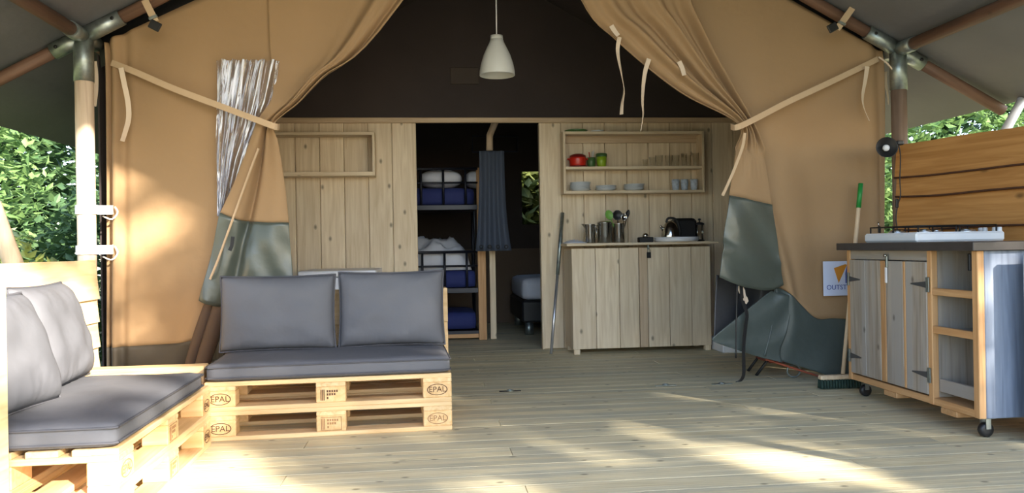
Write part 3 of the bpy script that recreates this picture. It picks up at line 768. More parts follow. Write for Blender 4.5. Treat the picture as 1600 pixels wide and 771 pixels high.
def cushion_mesh(W, D, H, r, name, mat, puff=0.0, seed=0, n=(26, 16, 5), wr=0.004):
    """upholstered slab with rounded edges, a little crowned and creased; base at z = 0"""
    mb = MB(); nx, ny, nz = n; vid = {}; vs = []; fs = []
    def pt(i, j, k):
        key = (i, j, k)
        if key in vid: return vid[key]
        p = Vector((W * i / nx, D * j / ny, H * k / nz))
        inner = Vector((min(max(p.x, r), W - r), min(max(p.y, r), D - r), min(max(p.z, r), H - r)))
        d = p - inner
        if d.length > 1e-6: p = inner + d.normalized() * min(r, d.length) if d.length > r else p
        u, v = 2 * i / nx - 1, 2 * j / ny - 1
        if k > 0: p.z += puff * (1 - u ** 4) * (1 - v ** 4) * (k / nz)
        nn = noise.noise(Vector((p.x * 7 + seed, p.y * 7, p.z * 9))) * wr + noise.noise(Vector((p.x * 3, p.y * 26 + seed, 0))) * wr * .5
        p.z += nn if k == nz else 0; p.y += nn * (1 if j in (0, ny) else 0)
        vid[key] = len(vs); vs.append(p); return vid[key]
    for i in range(nx):
        for j in range(ny):
            fs.append((pt(i, j, 0), pt(i, j + 1, 0), pt(i + 1, j + 1, 0), pt(i + 1, j, 0)))
            fs.append((pt(i, j, nz), pt(i + 1, j, nz), pt(i + 1, j + 1, nz), pt(i, j + 1, nz)))
    for k in range(nz):
        for i in range(nx):
            fs.append((pt(i, 0, k), pt(i + 1, 0, k), pt(i + 1, 0, k + 1), pt(i, 0, k + 1)))
            fs.append((pt(i, ny, k), pt(i, ny, k + 1), pt(i + 1, ny, k + 1), pt(i + 1, ny, k)))
        for j in range(ny):
            fs.append((pt(0, j, k), pt(0, j, k + 1), pt(0, j + 1, k + 1), pt(0, j + 1, k)))
            fs.append((pt(nx, j, k), pt(nx, j + 1, k), pt(nx, j + 1, k + 1), pt(nx, j, k + 1)))
    mb.add(vs, fs, True); return mb
def seat_cushion(label, W, D, H, loc, rotz):
    t = thing('seat_cushion', label, 'cushion', loc, rotz)
    cushion_mesh(W, D, H, .022, 'cushion', M['cushion'], puff=.008, seed=loc[0] * 9).build('cover', M['cushion'], t, world=False)
    for z in (.018, H - .014):
        k = [(.012, -.001), (W - .012, -.001), (W + .001, .012), (W + .001, D - .012), (W - .012, D + .001), (.012, D + .001), (-.001, D - .012), (-.001, .012), (.012, -.001)]
        MB().tube([(a, b, z) for a, b in k], .0045, 6, cap=False).build('piping', M['piping'], t, world=False)
    return t
def pillow(label, W, H, T, loc, rot, seed=0.0, sag=0.0):
    """loose back cushion standing on its lower edge: x width, z height, y thickness"""
    t = thing('back_cushion', label, 'cushion', loc)
    t.rotation_euler = rot
    nx, nz = 34, 26
    def prof(u, v): return max(0.0, (1 - abs(u) ** 3.4) * (1 - abs(v) ** 3.0)) ** 0.5
    mb = MB()
    for sgn in (-1, 1):
        g = []
        for j in range(nz + 1):
            row = []
            for i in range(nx + 1):
                u, v = 2 * i / nx - 1, 2 * j / nz - 1
                pin = 1 - 0.035 * (1 - abs(v) ** 2) * abs(u) ** 6
                pin2 = 1 - 0.045 * (1 - abs(u) ** 2) * abs(v) ** 6
                b = prof(u, v)
                w_ = noise.noise(Vector((u * 2.2 + seed, v * 2.2, sgn))) * .016 * b
                w_ += noise.noise(Vector((u * 11 + seed, v * 3.5, sgn * 2))) * .010 * (abs(v) ** 2) * (1 if b > 0 else 0)
                x_ = W / 2 * u * pin; z_ = H / 2 * (1 + v * pin2)
                y_ = sgn * (T / 2) * b + w_ * sgn
                z_ -= sag * (1 - u * u) * (v + 1) * .5
                row.append(Vector((x_, y_, z_)))
            g.append(row)
        mb.grid(g, True, flip=(sgn > 0))
    o = mb.build('cover', M['cushion'], t, world=False)
    me = o.data; bm = bmesh.new(); bm.from_mesh(me); bmesh.ops.remove_doubles(bm, verts=bm.verts, dist=.0008); bmesh.ops.recalc_face_normals(bm, faces=bm.faces); bm.to_mesh(me); bm.free()
    rim = []
    for i in range(nx + 1): rim.append((2 * i / nx - 1, -1))
    for j in range(1, nz + 1): rim.append((1, 2 * j / nz - 1))
    for i in range(1, nx + 1): rim.append((1 - 2 * i / nx, 1))
    for j in range(1, nz + 1): rim.append((-1, 1 - 2 * j / nz))
    pts = []
    for u, v in rim:
        pin = 1 - 0.035 * (1 - abs(v) ** 2) * abs(u) ** 6; pin2 = 1 - 0.045 * (1 - abs(u) ** 2) * abs(v) ** 6
        pts.append((W / 2 * u * pin, 0, H / 2 * (1 + v * pin2) - sag * (1 - u * u) * (v + 1) * .5))
    MB().tube(pts, .0055, 6, cap=False).build('piping', M['piping'], t, world=False)
    return t
RS = Matrix.Rotation(SR, 3, 'Z')
seat_cushion('long grey seat cushion on the pallet sofa that faces us', 1.19, .64, .085, SOFA + RS @ Vector((.005, .0, .288)), SR)
pillow('grey back cushion on the sofa, the one beside the grey-green canvas skirt', .62, .415, .18, SOFA + RS @ Vector((.285, .47, .376)), (R(-8), 0, SR), 1.3)
pillow('grey back cushion on the sofa, the one nearer the bunk beds', .59, .422, .18, SOFA + RS @ Vector((.905, .47, .378)), (R(-8), 0, SR + R(-1)), 5.1)

BEN = Vector((-1.02, 2.69, 0)); BR = R(91.5)
p3 = pallet('pallet', 'lower sunlit pallet of the bench along the pale board fence', BEN, BR, 'pallets under the bench')
p4 = pallet('pallet', 'upper sunlit pallet of the bench, directly under the wide grey cushion', BEN + Vector((0, 0, .144)), BR, 'pallets under the bench')
for p_ in (p3, p4):
    epal(p_, 1.127, .061); epal(p_, .072, .061, faint=True); ippc(p_, .6, .061, faint=True)
RB = Matrix.Rotation(BR, 3, 'Z')
seat_cushion('wide grey seat cushion on the sunlit corner bench', 1.10, .78, .082, BEN + RB @ Vector((0.0, .005, .288)), BR)
# pillows lean on the fence: facing +X, so their width runs along the bench
pillow('grey back cushion on the bench, the one in the fence corner', .60, .44, .19, (-1.53, 3.50, .374), (R(-15), 0, R(93 + 3)), 2.2)
pillow('grey back cushion at the near end of the bench, half cut by the pale post', .58, .43, .19, (-1.43, 2.89, .374), (R(-19), 0, R(93 - 6)), 7.7)
# end panel between bench and tent
ep = thing('end_panel', 'low plank end panel between the bench and the tent flap', 'panel', (-1.845, 4.02, 0), R(1))
for z0, h in ((.0, .135), (.140, .11), (.255, .105)):
    inst('plank', boxmesh(.725, .10 if z0 > .2 else .028, h, M['pallet_x'], .004), ep, (0, 0, z0))

# left board fence: overlapping feather-edged boards
lfn = thing('board_fence', 'low pale fence of overlapping boards behind the sunlit bench', 'fence', (-1.885, 4.66, 0))
z = 0.0
fb = MB(); prof = [(0, 0), (.030, 0), (.012, .19), (0, .19)]
L_ = 3.1
vs = [Vector((p_[0], -yy_, p_[1])) for yy_ in (0, L_) for p_ in prof]
fb.add(vs, [(0, 1, 2, 3), (7, 6, 5, 4)] + [(k, k + 4, (k + 1) % 4 + 4, (k + 1) % 4) for k in range(4)])
fbm = fb.mesh('fence_board', M['larchfence'])
for k, z0 in enumerate((0.0, .13, .27, .40, .54, .67)):
    o = inst('fence_board', fbm, lfn, (0.002 * (k % 2), 0, z0)); o.rotation_euler = (0, R(-1.0), 0)
    if k == 5: o.scale = (1, 1, 1.15)
for yy_ in (-.10, -1.6, -3.0):
    inst('post', boxmesh(.042, .06, .84, M['pallet_z'], .004), lfn, (-.044, yy_, 0))
# near pale post
tag(MB().box((-1.43, 2.60, 0), (-1.343, 2.665, .885), .004).build('fence_post', M['larchfence']), 'pale sunlit square post at the near end of the bench', 'post')

# ------------------------------------------------------------------ plank fence on the right, clip lamp
FA = R(16); FO = Vector((2.965, 4.74, 0))
rfn = thing('plank_fence', 'tall orange fence of wavy-edged horizontal planks behind the gas hob', 'fence', FO, -PI / 2 + FA)
def waney(L, h, th, seed):
    """plank along +x with a natural wavy upper edge, bottom straight"""
    mb = MB(); n = 24; f0 = []; f1 = []
    top = [h + .016 * noise.noise(Vector((seed, i * .22, 0))) + .006 * noise.noise(Vector((seed, i * .9, 3))) for i in range(n + 1)]
    bot = [.014 * noise.noise(Vector((seed + 9, i * .25, 0))) for i in range(n + 1)]
    vs = []
    for i in range(n + 1):
        x_ = L * i / n
        vs += [Vector((x_, 0, bot[i])), Vector((x_, -.004, top[i])), Vector((x_, th, top[i])), Vector((x_, th, bot[i]))]
    fs = [(i * 4 + k, i * 4 + (k + 1) % 4, i * 4 + 4 + (k + 1) % 4, i * 4 + 4 + k) for i in range(n) for k in range(4)] + [(0, 1, 2, 3), (n * 4 + 3, n * 4 + 2, n * 4 + 1, n * 4)]
    return mb.add(vs, fs)
zs = [0.02, .21, .40, .61, .80, .99, 1.195, 1.318]; hs = [.21, .21, .23, .21, .21, .225, .15, .215]
for k, (z0, h) in enumerate(zip(zs, hs)):
    o = waney(3.1, h, .024, k * 3.7).build('plank', M['fence_x'], rfn, world=False, loc=(-0.01 * (k % 2), .004 * (k % 2) - .012 * 0, z0))
    o.rotation_euler = (R(-7.5), 0, 0)
    sd_ = k * 3.7 + 9
    MB().tube([(3.1 * i / 24, -.003, .014 * noise.noise(Vector((sd_, i * .25, 0))) + .001) for i in range(25)], .0065, 5).build('bark_shade_edge', M['barkshade'], o, world=False)
for xx in (.35, 1.7, 2.95):
    inst('post', boxmesh(.07, .07, 1.45, M['orange_z'], .004), rfn, (xx, .045, 0))

cl = thing('clip_lamp', 'black clip-on lamp with a dish shade at the end of the plank fence', 'lamp', P(1403, 224, 4.62))
cp = P(1403, 224, 4.62); sp = P(1385, 231, 4.55)
ax = Vector((-.30, -1.0, 0.10)).normalized(); q = ax.to_track_quat('Z', 'Y').to_matrix()
sh = MB().lathe([(0.012, -.075), (.022, -.07), (.026, -.03), (.045, -.012), (.062, .012), (.064, .014), (.060, .012), (.043, -.008), (.02, -.02)], sp, 24, axis=q).build('shade', M['black'], cl)
MB().lathe([(0, .014), (.010, .012), (.019, .002), (.021, -.006), (.014, -.02), (.010, -.03)], sp, 16, axis=q).build('bulb', M['white'], cl)
MB().box(cp - Vector((.022, .03, .014)), cp + Vector((.022, .03, .014)), .005).build('clip', M['black'], cl)
MB().tube([sp - ax * .06, sp - ax * .06 + Vector((.03, .02, 0)), cp], .008, 8).build('arm', M['black'], cl)
cb = crs([P(a, b, 4.60) for a, b in ((1404, 226), (1407, 245), (1406, 280), (1407, 305), (1403, 320), (1400, 340), (1402, 360), (1402, 380))], 24)
MB().tube(cb, .0035, 6).build('cable', M['black'], cl)
sw = P(1401.5, 318, 4.595); MB().box(sw - Vector((.009, .008, .028)), sw + Vector((.009, .008, .028)), .004).build('switch', M['black'], cl)

# ------------------------------------------------------------------ wheeled kitchen unit (local: x from its far end to its near end, y into its depth)
KO = Vector((2.50, 4.50, 0)); KR = R(-90)
ku = thing('kitchen_trolley', 'wheeled kitchen unit of weathered grey boards with two doors and open shelves', 'kitchen unit', KO, KR)
KL, KD, Z0, Z1 = 1.135, .47, .095, .868
def kb(name, a, b, mat, parent=ku, c=.003): return MB().box(a, b, c).build(name, M[mat], parent, world=False)
kb('bottom_board', (.023, 0, Z0), (KL - .0235, KD, Z0 + .035), 'orange_x')
kb('top_rail', (.036, .0, .815), (.80, .022, Z1), 'greywood_x')
for x_ in (0.0, .765):
    kb('post', (x_, -.004, Z0), (x_ + .036, .03, Z1), 'orange_z')
kb('post', (KL - .04, -.004, Z0), (KL, .03, Z1), 'orange_z')
kb('side_panel', (KL - .022, .03, Z0), (KL, KD, Z1), 'bluegrey')
kb('side_panel', (0, .03, Z0), (.022, KD, Z1), 'greywood_z')
kb('partition', (.775, .03, Z0 + .035), (.797, KD - .02, Z1), 'greywood_z')
for i in range(6):
    x_ = .02 + i * .182; kb('back_board', (x_, KD - .022, Z0 + .035), (x_ + .178, KD, Z1), 'greywood_z')
for z_ in (.455, .645):
    sh = kb('shelf', (.80, .02, z_), (KL - .022, KD - .022, z_ + .018), 'greywood_x')
    kb('shelf_edge', (.80, -.002, z_), (KL - .04, .02, z_ + .036), 'orange_x')
kb('shelf_rail', (.80, .03, .16), (KL - .022, .05, .225), 'greywood_x')
for x0, x1, hx in ((.036, .405, 0), (.408, .765, 1)):
    d = thing('door', '', '', (x0, -.008, Z0 + .045)); del d['label']; del d['category']; d.parent = ku
    w_ = x1 - x0; h_ = .815 - Z0 - .049
    ps = [(0, .165, 'greywood_z'), (.168, .317, 'greywood_z'), (.320, w_, 'orange_z')] if hx == 0 else [(0, .155, 'greywood_z'), (.158, .176, 'orange_z'), (.179, w_, 'greywood_z')]
    for a, b, m in ps:
        kb('plank', (a, 0, 0), (b, .02, h_), m, d)
    for zz in (h_ - .115, .10):
        hm = MB()
        if hx == 0: hm.add([(.002, -.004, zz - .016), (.115, -.004, zz - .003), (.115, -.004, zz + .003), (.002, -.004, zz + .016), (.002, .001, zz - .016), (.115, .001, zz - .003), (.115, .001, zz + .003), (.002, .001, zz + .016)], [(0, 1, 2, 3), (7, 6, 5, 4), (0, 4, 5, 1), (1, 5, 6, 2), (2, 6, 7, 3), (3, 7, 4, 0)])
        else: hm.add([(w_ - .002, -.004, zz - .016), (w_ - .125, -.004, zz - .003), (w_ - .125, -.004, zz + .003), (w_ - .002, -.004, zz + .016), (w_ - .002, .001, zz - .016), (w_ - .125, .001, zz - .003), (w_ - .125, .001, zz + .003), (w_ - .002, .001, zz + .016)], [(3, 2, 1, 0), (4, 5, 6, 7), (1, 5, 4, 0), (2, 6, 5, 1), (3, 7, 6, 2), (0, 4, 7, 3)])
        hm.build('hinge_strap', M['hinge'], d, world=False)
        hl = MB().box((-.022 if hx == 0 else w_ + .002, -.006, zz - .038), (-.002 if hx == 0 else w_ + .026, 0, zz + .038), .001).build('hinge_plate', M['galv'], d, world=False)
kb('latch', (.418, -.016, .775), (.436, -.006, .845), 'galv')
kb('tag', (.420, -.020, .690), (.438, -.014, .775), 'white')
MB().lathe([(.003, 0), (.009, 0), (.009, .012), (.003, .012)], (.428, -.014, .84), 10, axis=Matrix.Rotation(R(90), 3, 'X')).build('latch_knob', M['steel'], ku, world=False)
kb('catch', (KL - .052, -.016, .775), (KL - .036, -.004, .855), 'blackmetal')
kb('worktop', (-.045, -.045, Z1), (KL + .03, KD + .02, .910), 'counter')
for x_ in (.36, .85): kb('runner', (x_, .0, Z0 - .03), (x_ + .12, KD, Z0), 'orange_y')
for x_, y_ in ((.07, .06), (KL - .05, .06), (.07, KD - .06), (KL - .05, KD - .06)):
    c = thing('caster', '', '', (x_, y_, 0)); del c['label']; del c['category']; c.parent = ku
    MB().box((-.03, -.03, Z0 - .006), (.03, .03, Z0), .001).build('plate', M['galv'], c, world=False)
    MB().box((-.022, -.012, .04), (-.017, .012, Z0 - .004)).box((.017, -.012, .04), (.022, .012, Z0 - .004)).build('fork', M['galv'], c, world=False)
    MB().lathe([(0, -.016), (.014, -.016), (.026, -.016), (.034, -.010), (.034, .010), (.026, .016), (.014, .016), (0, .016)], (0, 0, .034), 16, axis=Matrix.Rotation(R(90), 3, 'Y')).build('wheel', M['black'], c, world=False)

# gas hob on the worktop
HO = Vector((2.545, 4.39, .911)); HW, HD, HH = .505, .50, .052   # local x: +X world, y: towards the far end is 0 and runs to -Y
hb = thing('gas_hob', 'white enamel gas hob with black pan supports on the dark worktop', 'hob', HO)
def hbx(name, a, b, mat, c=.003): return MB().box(a, b, c).build(name, M[mat], hb, world=False)
hbx('body', (0, -HD, 0), (HW, 0, HH), 'enamel', .010)
for (bx, by, br) in ((.13, -.12, .045), (.37, -.12, .035), (.13, -.37, .035), (.37, -.37, .05)):
    b_ = MB().lathe([(br, 0), (br, .008), (br * .9, .010), (br * .8, .010)], (bx, by, HH), 20).build('burner', M['alu'], hb, world=False)
    MB().lathe([(br * .82, .008), (br * .82, .014), (br * .7, .018), (0, .018)], (bx, by, HH), 20).build('burner_cap', M['steel'], b_, world=False)
for gx0, gx1 in ((.03, .245), (.265, .475)):
    gm_ = MB(); zt_ = HH + .034; r_ = .0042
    x0, x1, y0, y1 = gx0, gx1, -.47, -.02
    gm_.tube([(x0, y0, zt_), (x1, y0, zt_), (x1, y1, zt_), (x0, y1, zt_), (x0, y0, zt_)], r_, 6)
    gm_.tube([(x0, (y0 + y1) / 2, zt_), (x1, (y0 + y1) / 2, zt_)], r_, 6)
    for yy_ in (-.12, -.37):
        xm = (x0 + x1) / 2
        for p_, q_ in (((x0, yy_), (xm - .02, yy_)), ((xm + .02, yy_), (x1, yy_)), ((xm, yy_ - .10), (xm, yy_ - .02)), ((xm, yy_ + .02), (xm, yy_ + .10))):
            gm_.tube([(p_[0], p_[1], zt_), (q_[0], q_[1], zt_)], r_, 6)
    for x_ in (x0, x1):
        for yy_ in (y0, (y0 + y1) / 2, y1): gm_.tube([(x_, yy_, HH), (x_, yy_, zt_)], r_, 6)
    gm_.build('pan_support', M['blackmetal'], hb, world=False)
for i in range(4):
    MB().lathe([(.014, 0), (.013, .018), (.010, .022), (0, .022)], (.500 + (i % 2) * .016, -.46 + i * .055, HH), 14).build('knob', M['enamel'], hb, world=False)
ls = thing('lighter', 'small dark gas lighter standing at the far end of the hob', 'lighter', P(1374, 363, 4.42))
MB().box((-.008, -.006, -.005), (.008, .006, .035), .003).build('body', M['black'], ls, world=False)
MB().tube([(0, 0, .03), (-.008, 0, .06)], .004, 8).build('nozzle', M['steel'], ls, world=False)

# folded panel at the near end of the unit
pn = thing('folded_panel', 'grey upright folded panel with metal edges standing against the near end of the kitchen unit', 'panel', (2.655, 3.27, 0))
MB().box((.03, -.012, .02), (.40, .012, .83), .002).build('board', M['bluegrey'], pn, world=False)
MB().box((0, -.016, 0), (.03, .016, .85), .005).build('edge_profile', M['alu'], pn, world=False)
MB().box((.03, -.014, .83), (.40, .014, .85), .003).build('edge_profile', M['alu'], pn, world=False)

# broom, sign
br0 = Vector((2.545, 4.70, .0)); hd = P(1308, 590, 4.70)
bt = thing('broom', 'broom with a green-tipped pale handle leaning behind the wheeled kitchen unit', 'broom', (hd.x, hd.y, 0))
top = P(1345, 287, 4.78); base = P(1317, 585, 4.70)
d = top - base
def along(name, a, b, r, mat):
    dd = b - a; o = MB().tube([(0, 0, 0), (0, 0, dd.length)], r, 12).build(name, M[mat], bt, world=False)
    o.location = a - root_loc(bt); o.rotation_euler = dd.to_track_quat('Z', 'Y').to_euler(); return o
along('handle', base, base + d * .93, .0125, 'handlewood'); along('grip', base + d * .87, top, .015, 'gripgreen')
bh = P(1280, 607, 4.70)
MB().box((bh.x, 4.67, .055), (bh.x + .30, 4.72, .085), .008).build('block', M['handlewood'], bt)
bb = MB()
for i in range(16):
    for j in range(3):
        x_ = bh.x + .009 + i * .0187; y_ = 4.678 + j * .017
        bb.tube([(x_, y_, .058), (x_ - .003, y_ - .004 + .004 * (j - 1), .004)], [.009, .0105], 5)
bo_ = bb.build('bristles', M['broomgreen'], bt); bo_['kind'] = 'stuff'

s0, s1 = P(1287, 463, YF - .035), P(1328, 408, YF - .035)
sg = thing('sign_sheet', 'white printed sheet with an orange wedge and blue lettering hung on the right tent flap', 'sign', s0)
W_, H_ = .215, s1.z - s0.z
MB().box((0, 0, 0), (W_, .003, H_), .0005).build('sheet', M['signwhite'], sg, world=False)
sx = (s1.x - s0.x) / 41.0
def spx(a, b): return Vector(((a - 70) / 661 * 60 * sx * 1.0, -.0008, (690 - b) / 771 * 70 * (H_ / 55.0)))
wp = [spx(248, 205), spx(440, 140), spx(470, 150), spx(325, 470)]
MB().add(wp + [p_ + Vector((0, .0006, 0)) for p_ in wp], [(0, 1, 2, 3), (7, 6, 5, 4)] + [(k, k + 4, (k + 1) % 4 + 4, (k + 1) % 4) for k in range(4)]).build('wedge', M['signorange'], sg, world=False)
wp = [spx(470, 150), spx(520, 330), spx(500, 480), spx(440, 470), spx(440, 300)]
MB().add(wp + [p_ + Vector((0, .0006, 0)) for p_ in wp], [(0, 1, 2, 3, 4), (9, 8, 7, 6, 5)]).build('wedge', M['signblue'], sg, world=False)
tm = inst('lettering', textmesh('OUTST', .043, M['signblue'], 'lettering', align='LEFT'), sg, spx(118, 545) + Vector((0, -.0006, 0)), (R(90), 0, 0))

# small fittings on the deck
for px, py, lab in ((797, 612, 'small dark metal floor fitting on the deck in front of the doorway'), (1040, 603, 'small metal floor fitting on the deck in front of the kitchen cabinet'), (1128, 601, 'small metal floor fitting at the foot of the black strap')):
    yy = 3.0
    for _ in range(40):
        p_ = P(px, py, yy); yy *= 1.0 if abs(p_.z) < .001 else (CAMH / (CAMH - p_.z))
    ff = thing('floor_fitting', lab, 'fitting', (p_.x, p_.y, 0.0))
    MB().box((-.07, -.014, 0.0), (-.01, .014, .004), .001).box((.012, -.012, 0), (.07, .012, .004), .001).build('plate', M['galv'] if px > 900 else M['blackmetal'], ff, world=False)
    MB().tube([(.02 * math.cos(a), .02 * math.sin(a), .006) for a in [k * PI / 6 for k in range(13)]], .004, 6).build('ring', M['galv'], ff, world=False)
# odds and ends behind the right skirt
wbx = P(1127, 551, 6.4)
tag(MB().box((wbx.x, 6.36, .0), (wbx.x + .34, 6.7, .11), .01).build('storage_box', M['white']), 'low white box on the deck beside the kitchen cabinet', 'box')
dv = P(1240, 590, 5.1)
tag(MB().tube([(dv.x + .045 * math.cos(a), dv.y, .05 + .042 * math.sin(a)) for a in [k * PI / 8 for k in range(17)]], .006, 6).build('metal_ring', M['galv']), 'small metal ring standing under the hem of the right skirt', 'ring')
tf = thing('folding_stool', 'dark folding stool half hidden under the right canvas skirt', 'stool', (dv.x - .10, 5.30, 0))
MB().tube([(-.10, -.05, .0), (-.02, -.05, .10), (.22, -.05, .08)], .011, 8).build('leg', M['black'], tf, world=False)
MB().tube([(-.08, .14, .0), (0, .14, .10), (.22, .14, .08)], .011, 8).build('leg', M['black'], tf, world=False)
MB().box((-.01, -.07, .085), (.24, .17, .105), .006).build('seat', M['dkred'], tf, world=False)

# ------------------------------------------------------------------ pendant lamp
LY = 5.6
lt = P(777, 118, LY); lz = P(777, 56, LY)
pl = thing('pendant_lamp', 'white bell-shaped pendant lamp hanging in front of the dark gable', 'lamp', (lt.x, LY, lt.z))
hh = lz.z - lt.z
MB().lathe([(.127, 0), (.126, hh * .10), (.115, hh * .30), (.095, hh * .52), (.068, hh * .72), (.048, hh * .86), (.044, hh * .90), (.046, hh * .92), (.044, hh), (.006, hh * 1.01),
            (.006, hh * .985), (.040, hh * .97), (.064, hh * .70), (.091, hh * .50), (.111, hh * .29), (.122, hh * .10), (.123, 0), (.127, 0)], (0, 0, 0), 40).build('shade', M['lamp'], pl, world=False)
MB().lathe([(0, hh * .42), (.022, hh * .45), (.030, hh * .56), (.022, hh * .70), (.016, hh * .78), (.016, hh * .95)], (0, 0, 0), 18).build('bulb', M['porcelain'], pl, world=False)
MB().tube([(0, 0, hh), (0.003, 0, hh + .5), (0, 0, roofz(lt.x) - lt.z - .06)], .0045, 8).build('cord', M['white'], pl, world=False)

# ------------------------------------------------------------------ wall shelves
def px_at(px, py, Y): return P(px, py, Y)
SY = YW - .14        # front of the shelves
a0, a1 = P(881, 303, SY), P(1100, 205, SY)
shf = thing('wall_shelf', 'long pine wall shelf with crockery on two boards above the kitchen cabinet', 'shelf', (a0.x, SY, a0.z))
SW, SH, SDp = a1.x - a0.x, a1.z - a0.z, .152
def sb(name, a, b, mat='pine_x', parent=shf): return MB().box(a, b, .002).build(name, M[mat], parent, world=False)
zmid = P(990, 262, SY).z - a0.z
sb('side', (0, 0, 0), (.022, SDp, SH), 'pine_z'); sb('side', (SW - .022, 0, 0), (SW, SDp, SH), 'pine_z')
sb('board', (.022, .002, 0.0), (SW - .022, SDp, .024)); sb('board', (.022, .002, zmid - .012), (SW - .022, SDp, zmid + .012)); sb('board', (.022, 0, SH - .024), (SW - .022, SDp, SH))
sb('batten', (.022, SDp - .022, SH - .085), (SW - .022, SDp, SH - .024), 'rosy_x')
zb0 = a0.z + .024; zb1 = a0.z + zmid + .012; ztp = a0.z + SH; YM = SY + .075
b0, b1 = P(392, 276, SY), P(585, 206, SY)
sh2 = thing('wall_shelf', 'empty pine wall shelf above the sofa, beside the left canvas flap', 'shelf', (b0.x, SY, b0.z))
w2, h2 = b1.x - b0.x, b1.z - b0.z
sb('side', (0, 0, 0), (.022, SDp, h2), 'pine_z', sh2); sb('side', (w2 - .022, 0, 0), (w2, SDp, h2), 'pine_z', sh2)
sb('board', (.022, 0, 0), (w2 - .022, SDp, .034), 'pine_x', sh2); sb('board', (.022, 0, h2 - .026), (w2 - .022, SDp, h2), 'pine_x', sh2)

def sx_(px): return P(px, 260, YM).x
# red pot, cups
rp = thing('casserole_pot', 'red enamel pot with a dark foot on the upper shelf board', 'pot', (sx_(903), YM, zb1))
MB().lathe([(.060, 0), (.068, .008), (.072, .03), (.076, .075), (.074, .088), (.070, .088), (.066, .03), (0, .02)], (0, 0, 0), 28).build('body', M['red'], rp, world=False)
MB().lathe([(.074, .088), (.070, .105), (.04, .118), (0, .121)], (0, 0, 0), 28).build('lid', M['dkred'], rp, world=False)
MB().lathe([(.085, 0), (.088, .006), (.085, .012), (.05, .012)], (0, 0, 0), 28).build('trivet', M['dkred'], rp, world=False)
for s_ in (-1, 1): MB().tube([(s_ * .074, -.022, .07), (s_ * .09, -.014, .075), (s_ * .09, .014, .075), (s_ * .074, .022, .07)], .006, 8).build('handle', M['red'], rp, world=False)
def cup(name, label, px, r, h, mat, z, cat='cup', group=None, handle=False):
    t = thing(name, label, cat, (sx_(px), YM, z), 0, group)
    MB().lathe([(0, .003), (r * .72, 0), (r * .78, .004), (r * .9, h * .5), (r, h), (r * .93, h), (r * .84, h * .5), (r * .7, .01), (0, .008)], (0, 0, 0), 22).build('body', M[mat], t, world=False)
    if handle: MB().tube([(r * .9, 0, h * .8), (r * 1.5, 0, h * .75), (r * 1.5, 0, h * .35), (r * .85, 0, h * .25)], .005, 8).build('handle', M[mat], t, world=False)
    return t
cu = cup('storage_cup', 'dark green cup holding red-tipped sticks beside the red pot', 924, .040, .085, 'green', zb1)
for i, (dx, dy) in enumerate(((-.012, 0), (.008, .01), (.014, -.01))):
    MB().tube([(dx * .5, dy, .01), (dx * 1.6, dy, .135 + .008 * i)], .004, 6).build('stick', M['red' if i == 0 else 'porcelain'], cu, world=False)
cu = cup('storage_jar', 'lime green lidded jar to the right of the dark green cup', 940, .048, .092, 'lime', zb1, 'jar')
MB().lathe([(.05, .092), (.05, .118), (.042, .122), (0, .122)], (0, 0, 0), 22).build('lid', M['green'], cu, world=False)
# glasses
gx = [(1009, .07, .022), (1019, .085, .030), (1031, .105, .033), (1044, .10, .032), (1057, .105, .033), (1068, .115, .026), (1077, .105, .026), (1086, .12, .028)]
for k, (px, h, r) in enumerate(gx):
    ords = ['first', 'second', 'third', 'fourth', 'fifth', 'sixth', 'seventh', 'eighth']
    t = thing('drinking_glass', 'clear drinking glass, %s from the left in the row on the upper shelf board' % ords[k], 'glass', (sx_(px), YM + (-.02 if k % 2 else .02), zb1), 0, 'glasses on the upper shelf board')
    MB().lathe([(0, .004), (r * .8, 0), (r * .84, .006), (r, h), (r * .94, h), (r * .78, .014), (0, .010)], (0, 0, 0), 18).build('body', M['glass'], t, world=False)
# plates
pm = MB().lathe([(0, .004), (.055, 0), (.062, .004), (.092, .014), (.094, .016), (.090, .017), (.060, .008), (0, .007)], (0, 0, 0), 30).mesh('plate', M['porcelain'])
for px, n_, where, grp in ((906, 7, 'left stack, under the red pot', 'left stack of plates'), (946, 4, 'middle stack on the lower shelf board', 'middle stack of plates'), (990, 5, 'right stack on the lower shelf board', 'right stack of plates')):
    for k in range(n_):
        o = inst('plate', pm, None, (sx_(px) + random.uniform(-.003, .003), YM - .02 * 0 + random.uniform(-.003, .003), zb0 + .0105 * k), (0, 0, random.uniform(0, 3)))
        ordn = ['lowest', 'second', 'third', 'fourth', 'fifth', 'sixth', 'seventh']
        pos = 'topmost white plate of the ' if k == n_ - 1 else ('lowest white plate of the ' if k == 0 else 'white plate, %s from the bottom of the ' % ordn[k])
        tag(o, pos + where, 'plate', grp)
for k, px in enumerate((1055, 1069, 1084)):
    cup('mug', 'blue and white mug, %s of three on the lower shelf board' % ['nearest the plates', 'in the middle', 'at the shelf end'][k], px, .035, .098, 'mug', zb0, 'mug', 'blue and white mugs', True).rotation_euler = (0, 0, R(75))
tg = P(902, 203, YM)
tag(MB().lathe([(0, .002), (.085, 0), (.105, .018), (.10, .019), (.08, .005), (0, .005)], (sx_(901), YM, ztp), 26).build('tray', M['green']), 'green tray lying on top of the long wall shelf', 'tray')
tag(MB().lathe([(0, .002), (.05, 0), (.062, .014), (.058, .015), (.045, .005), (0, .005)], (sx_(934), YM, ztp), 22).build('saucer', M['porcelain']), 'small white dish lying on top of the long wall shelf', 'dish')

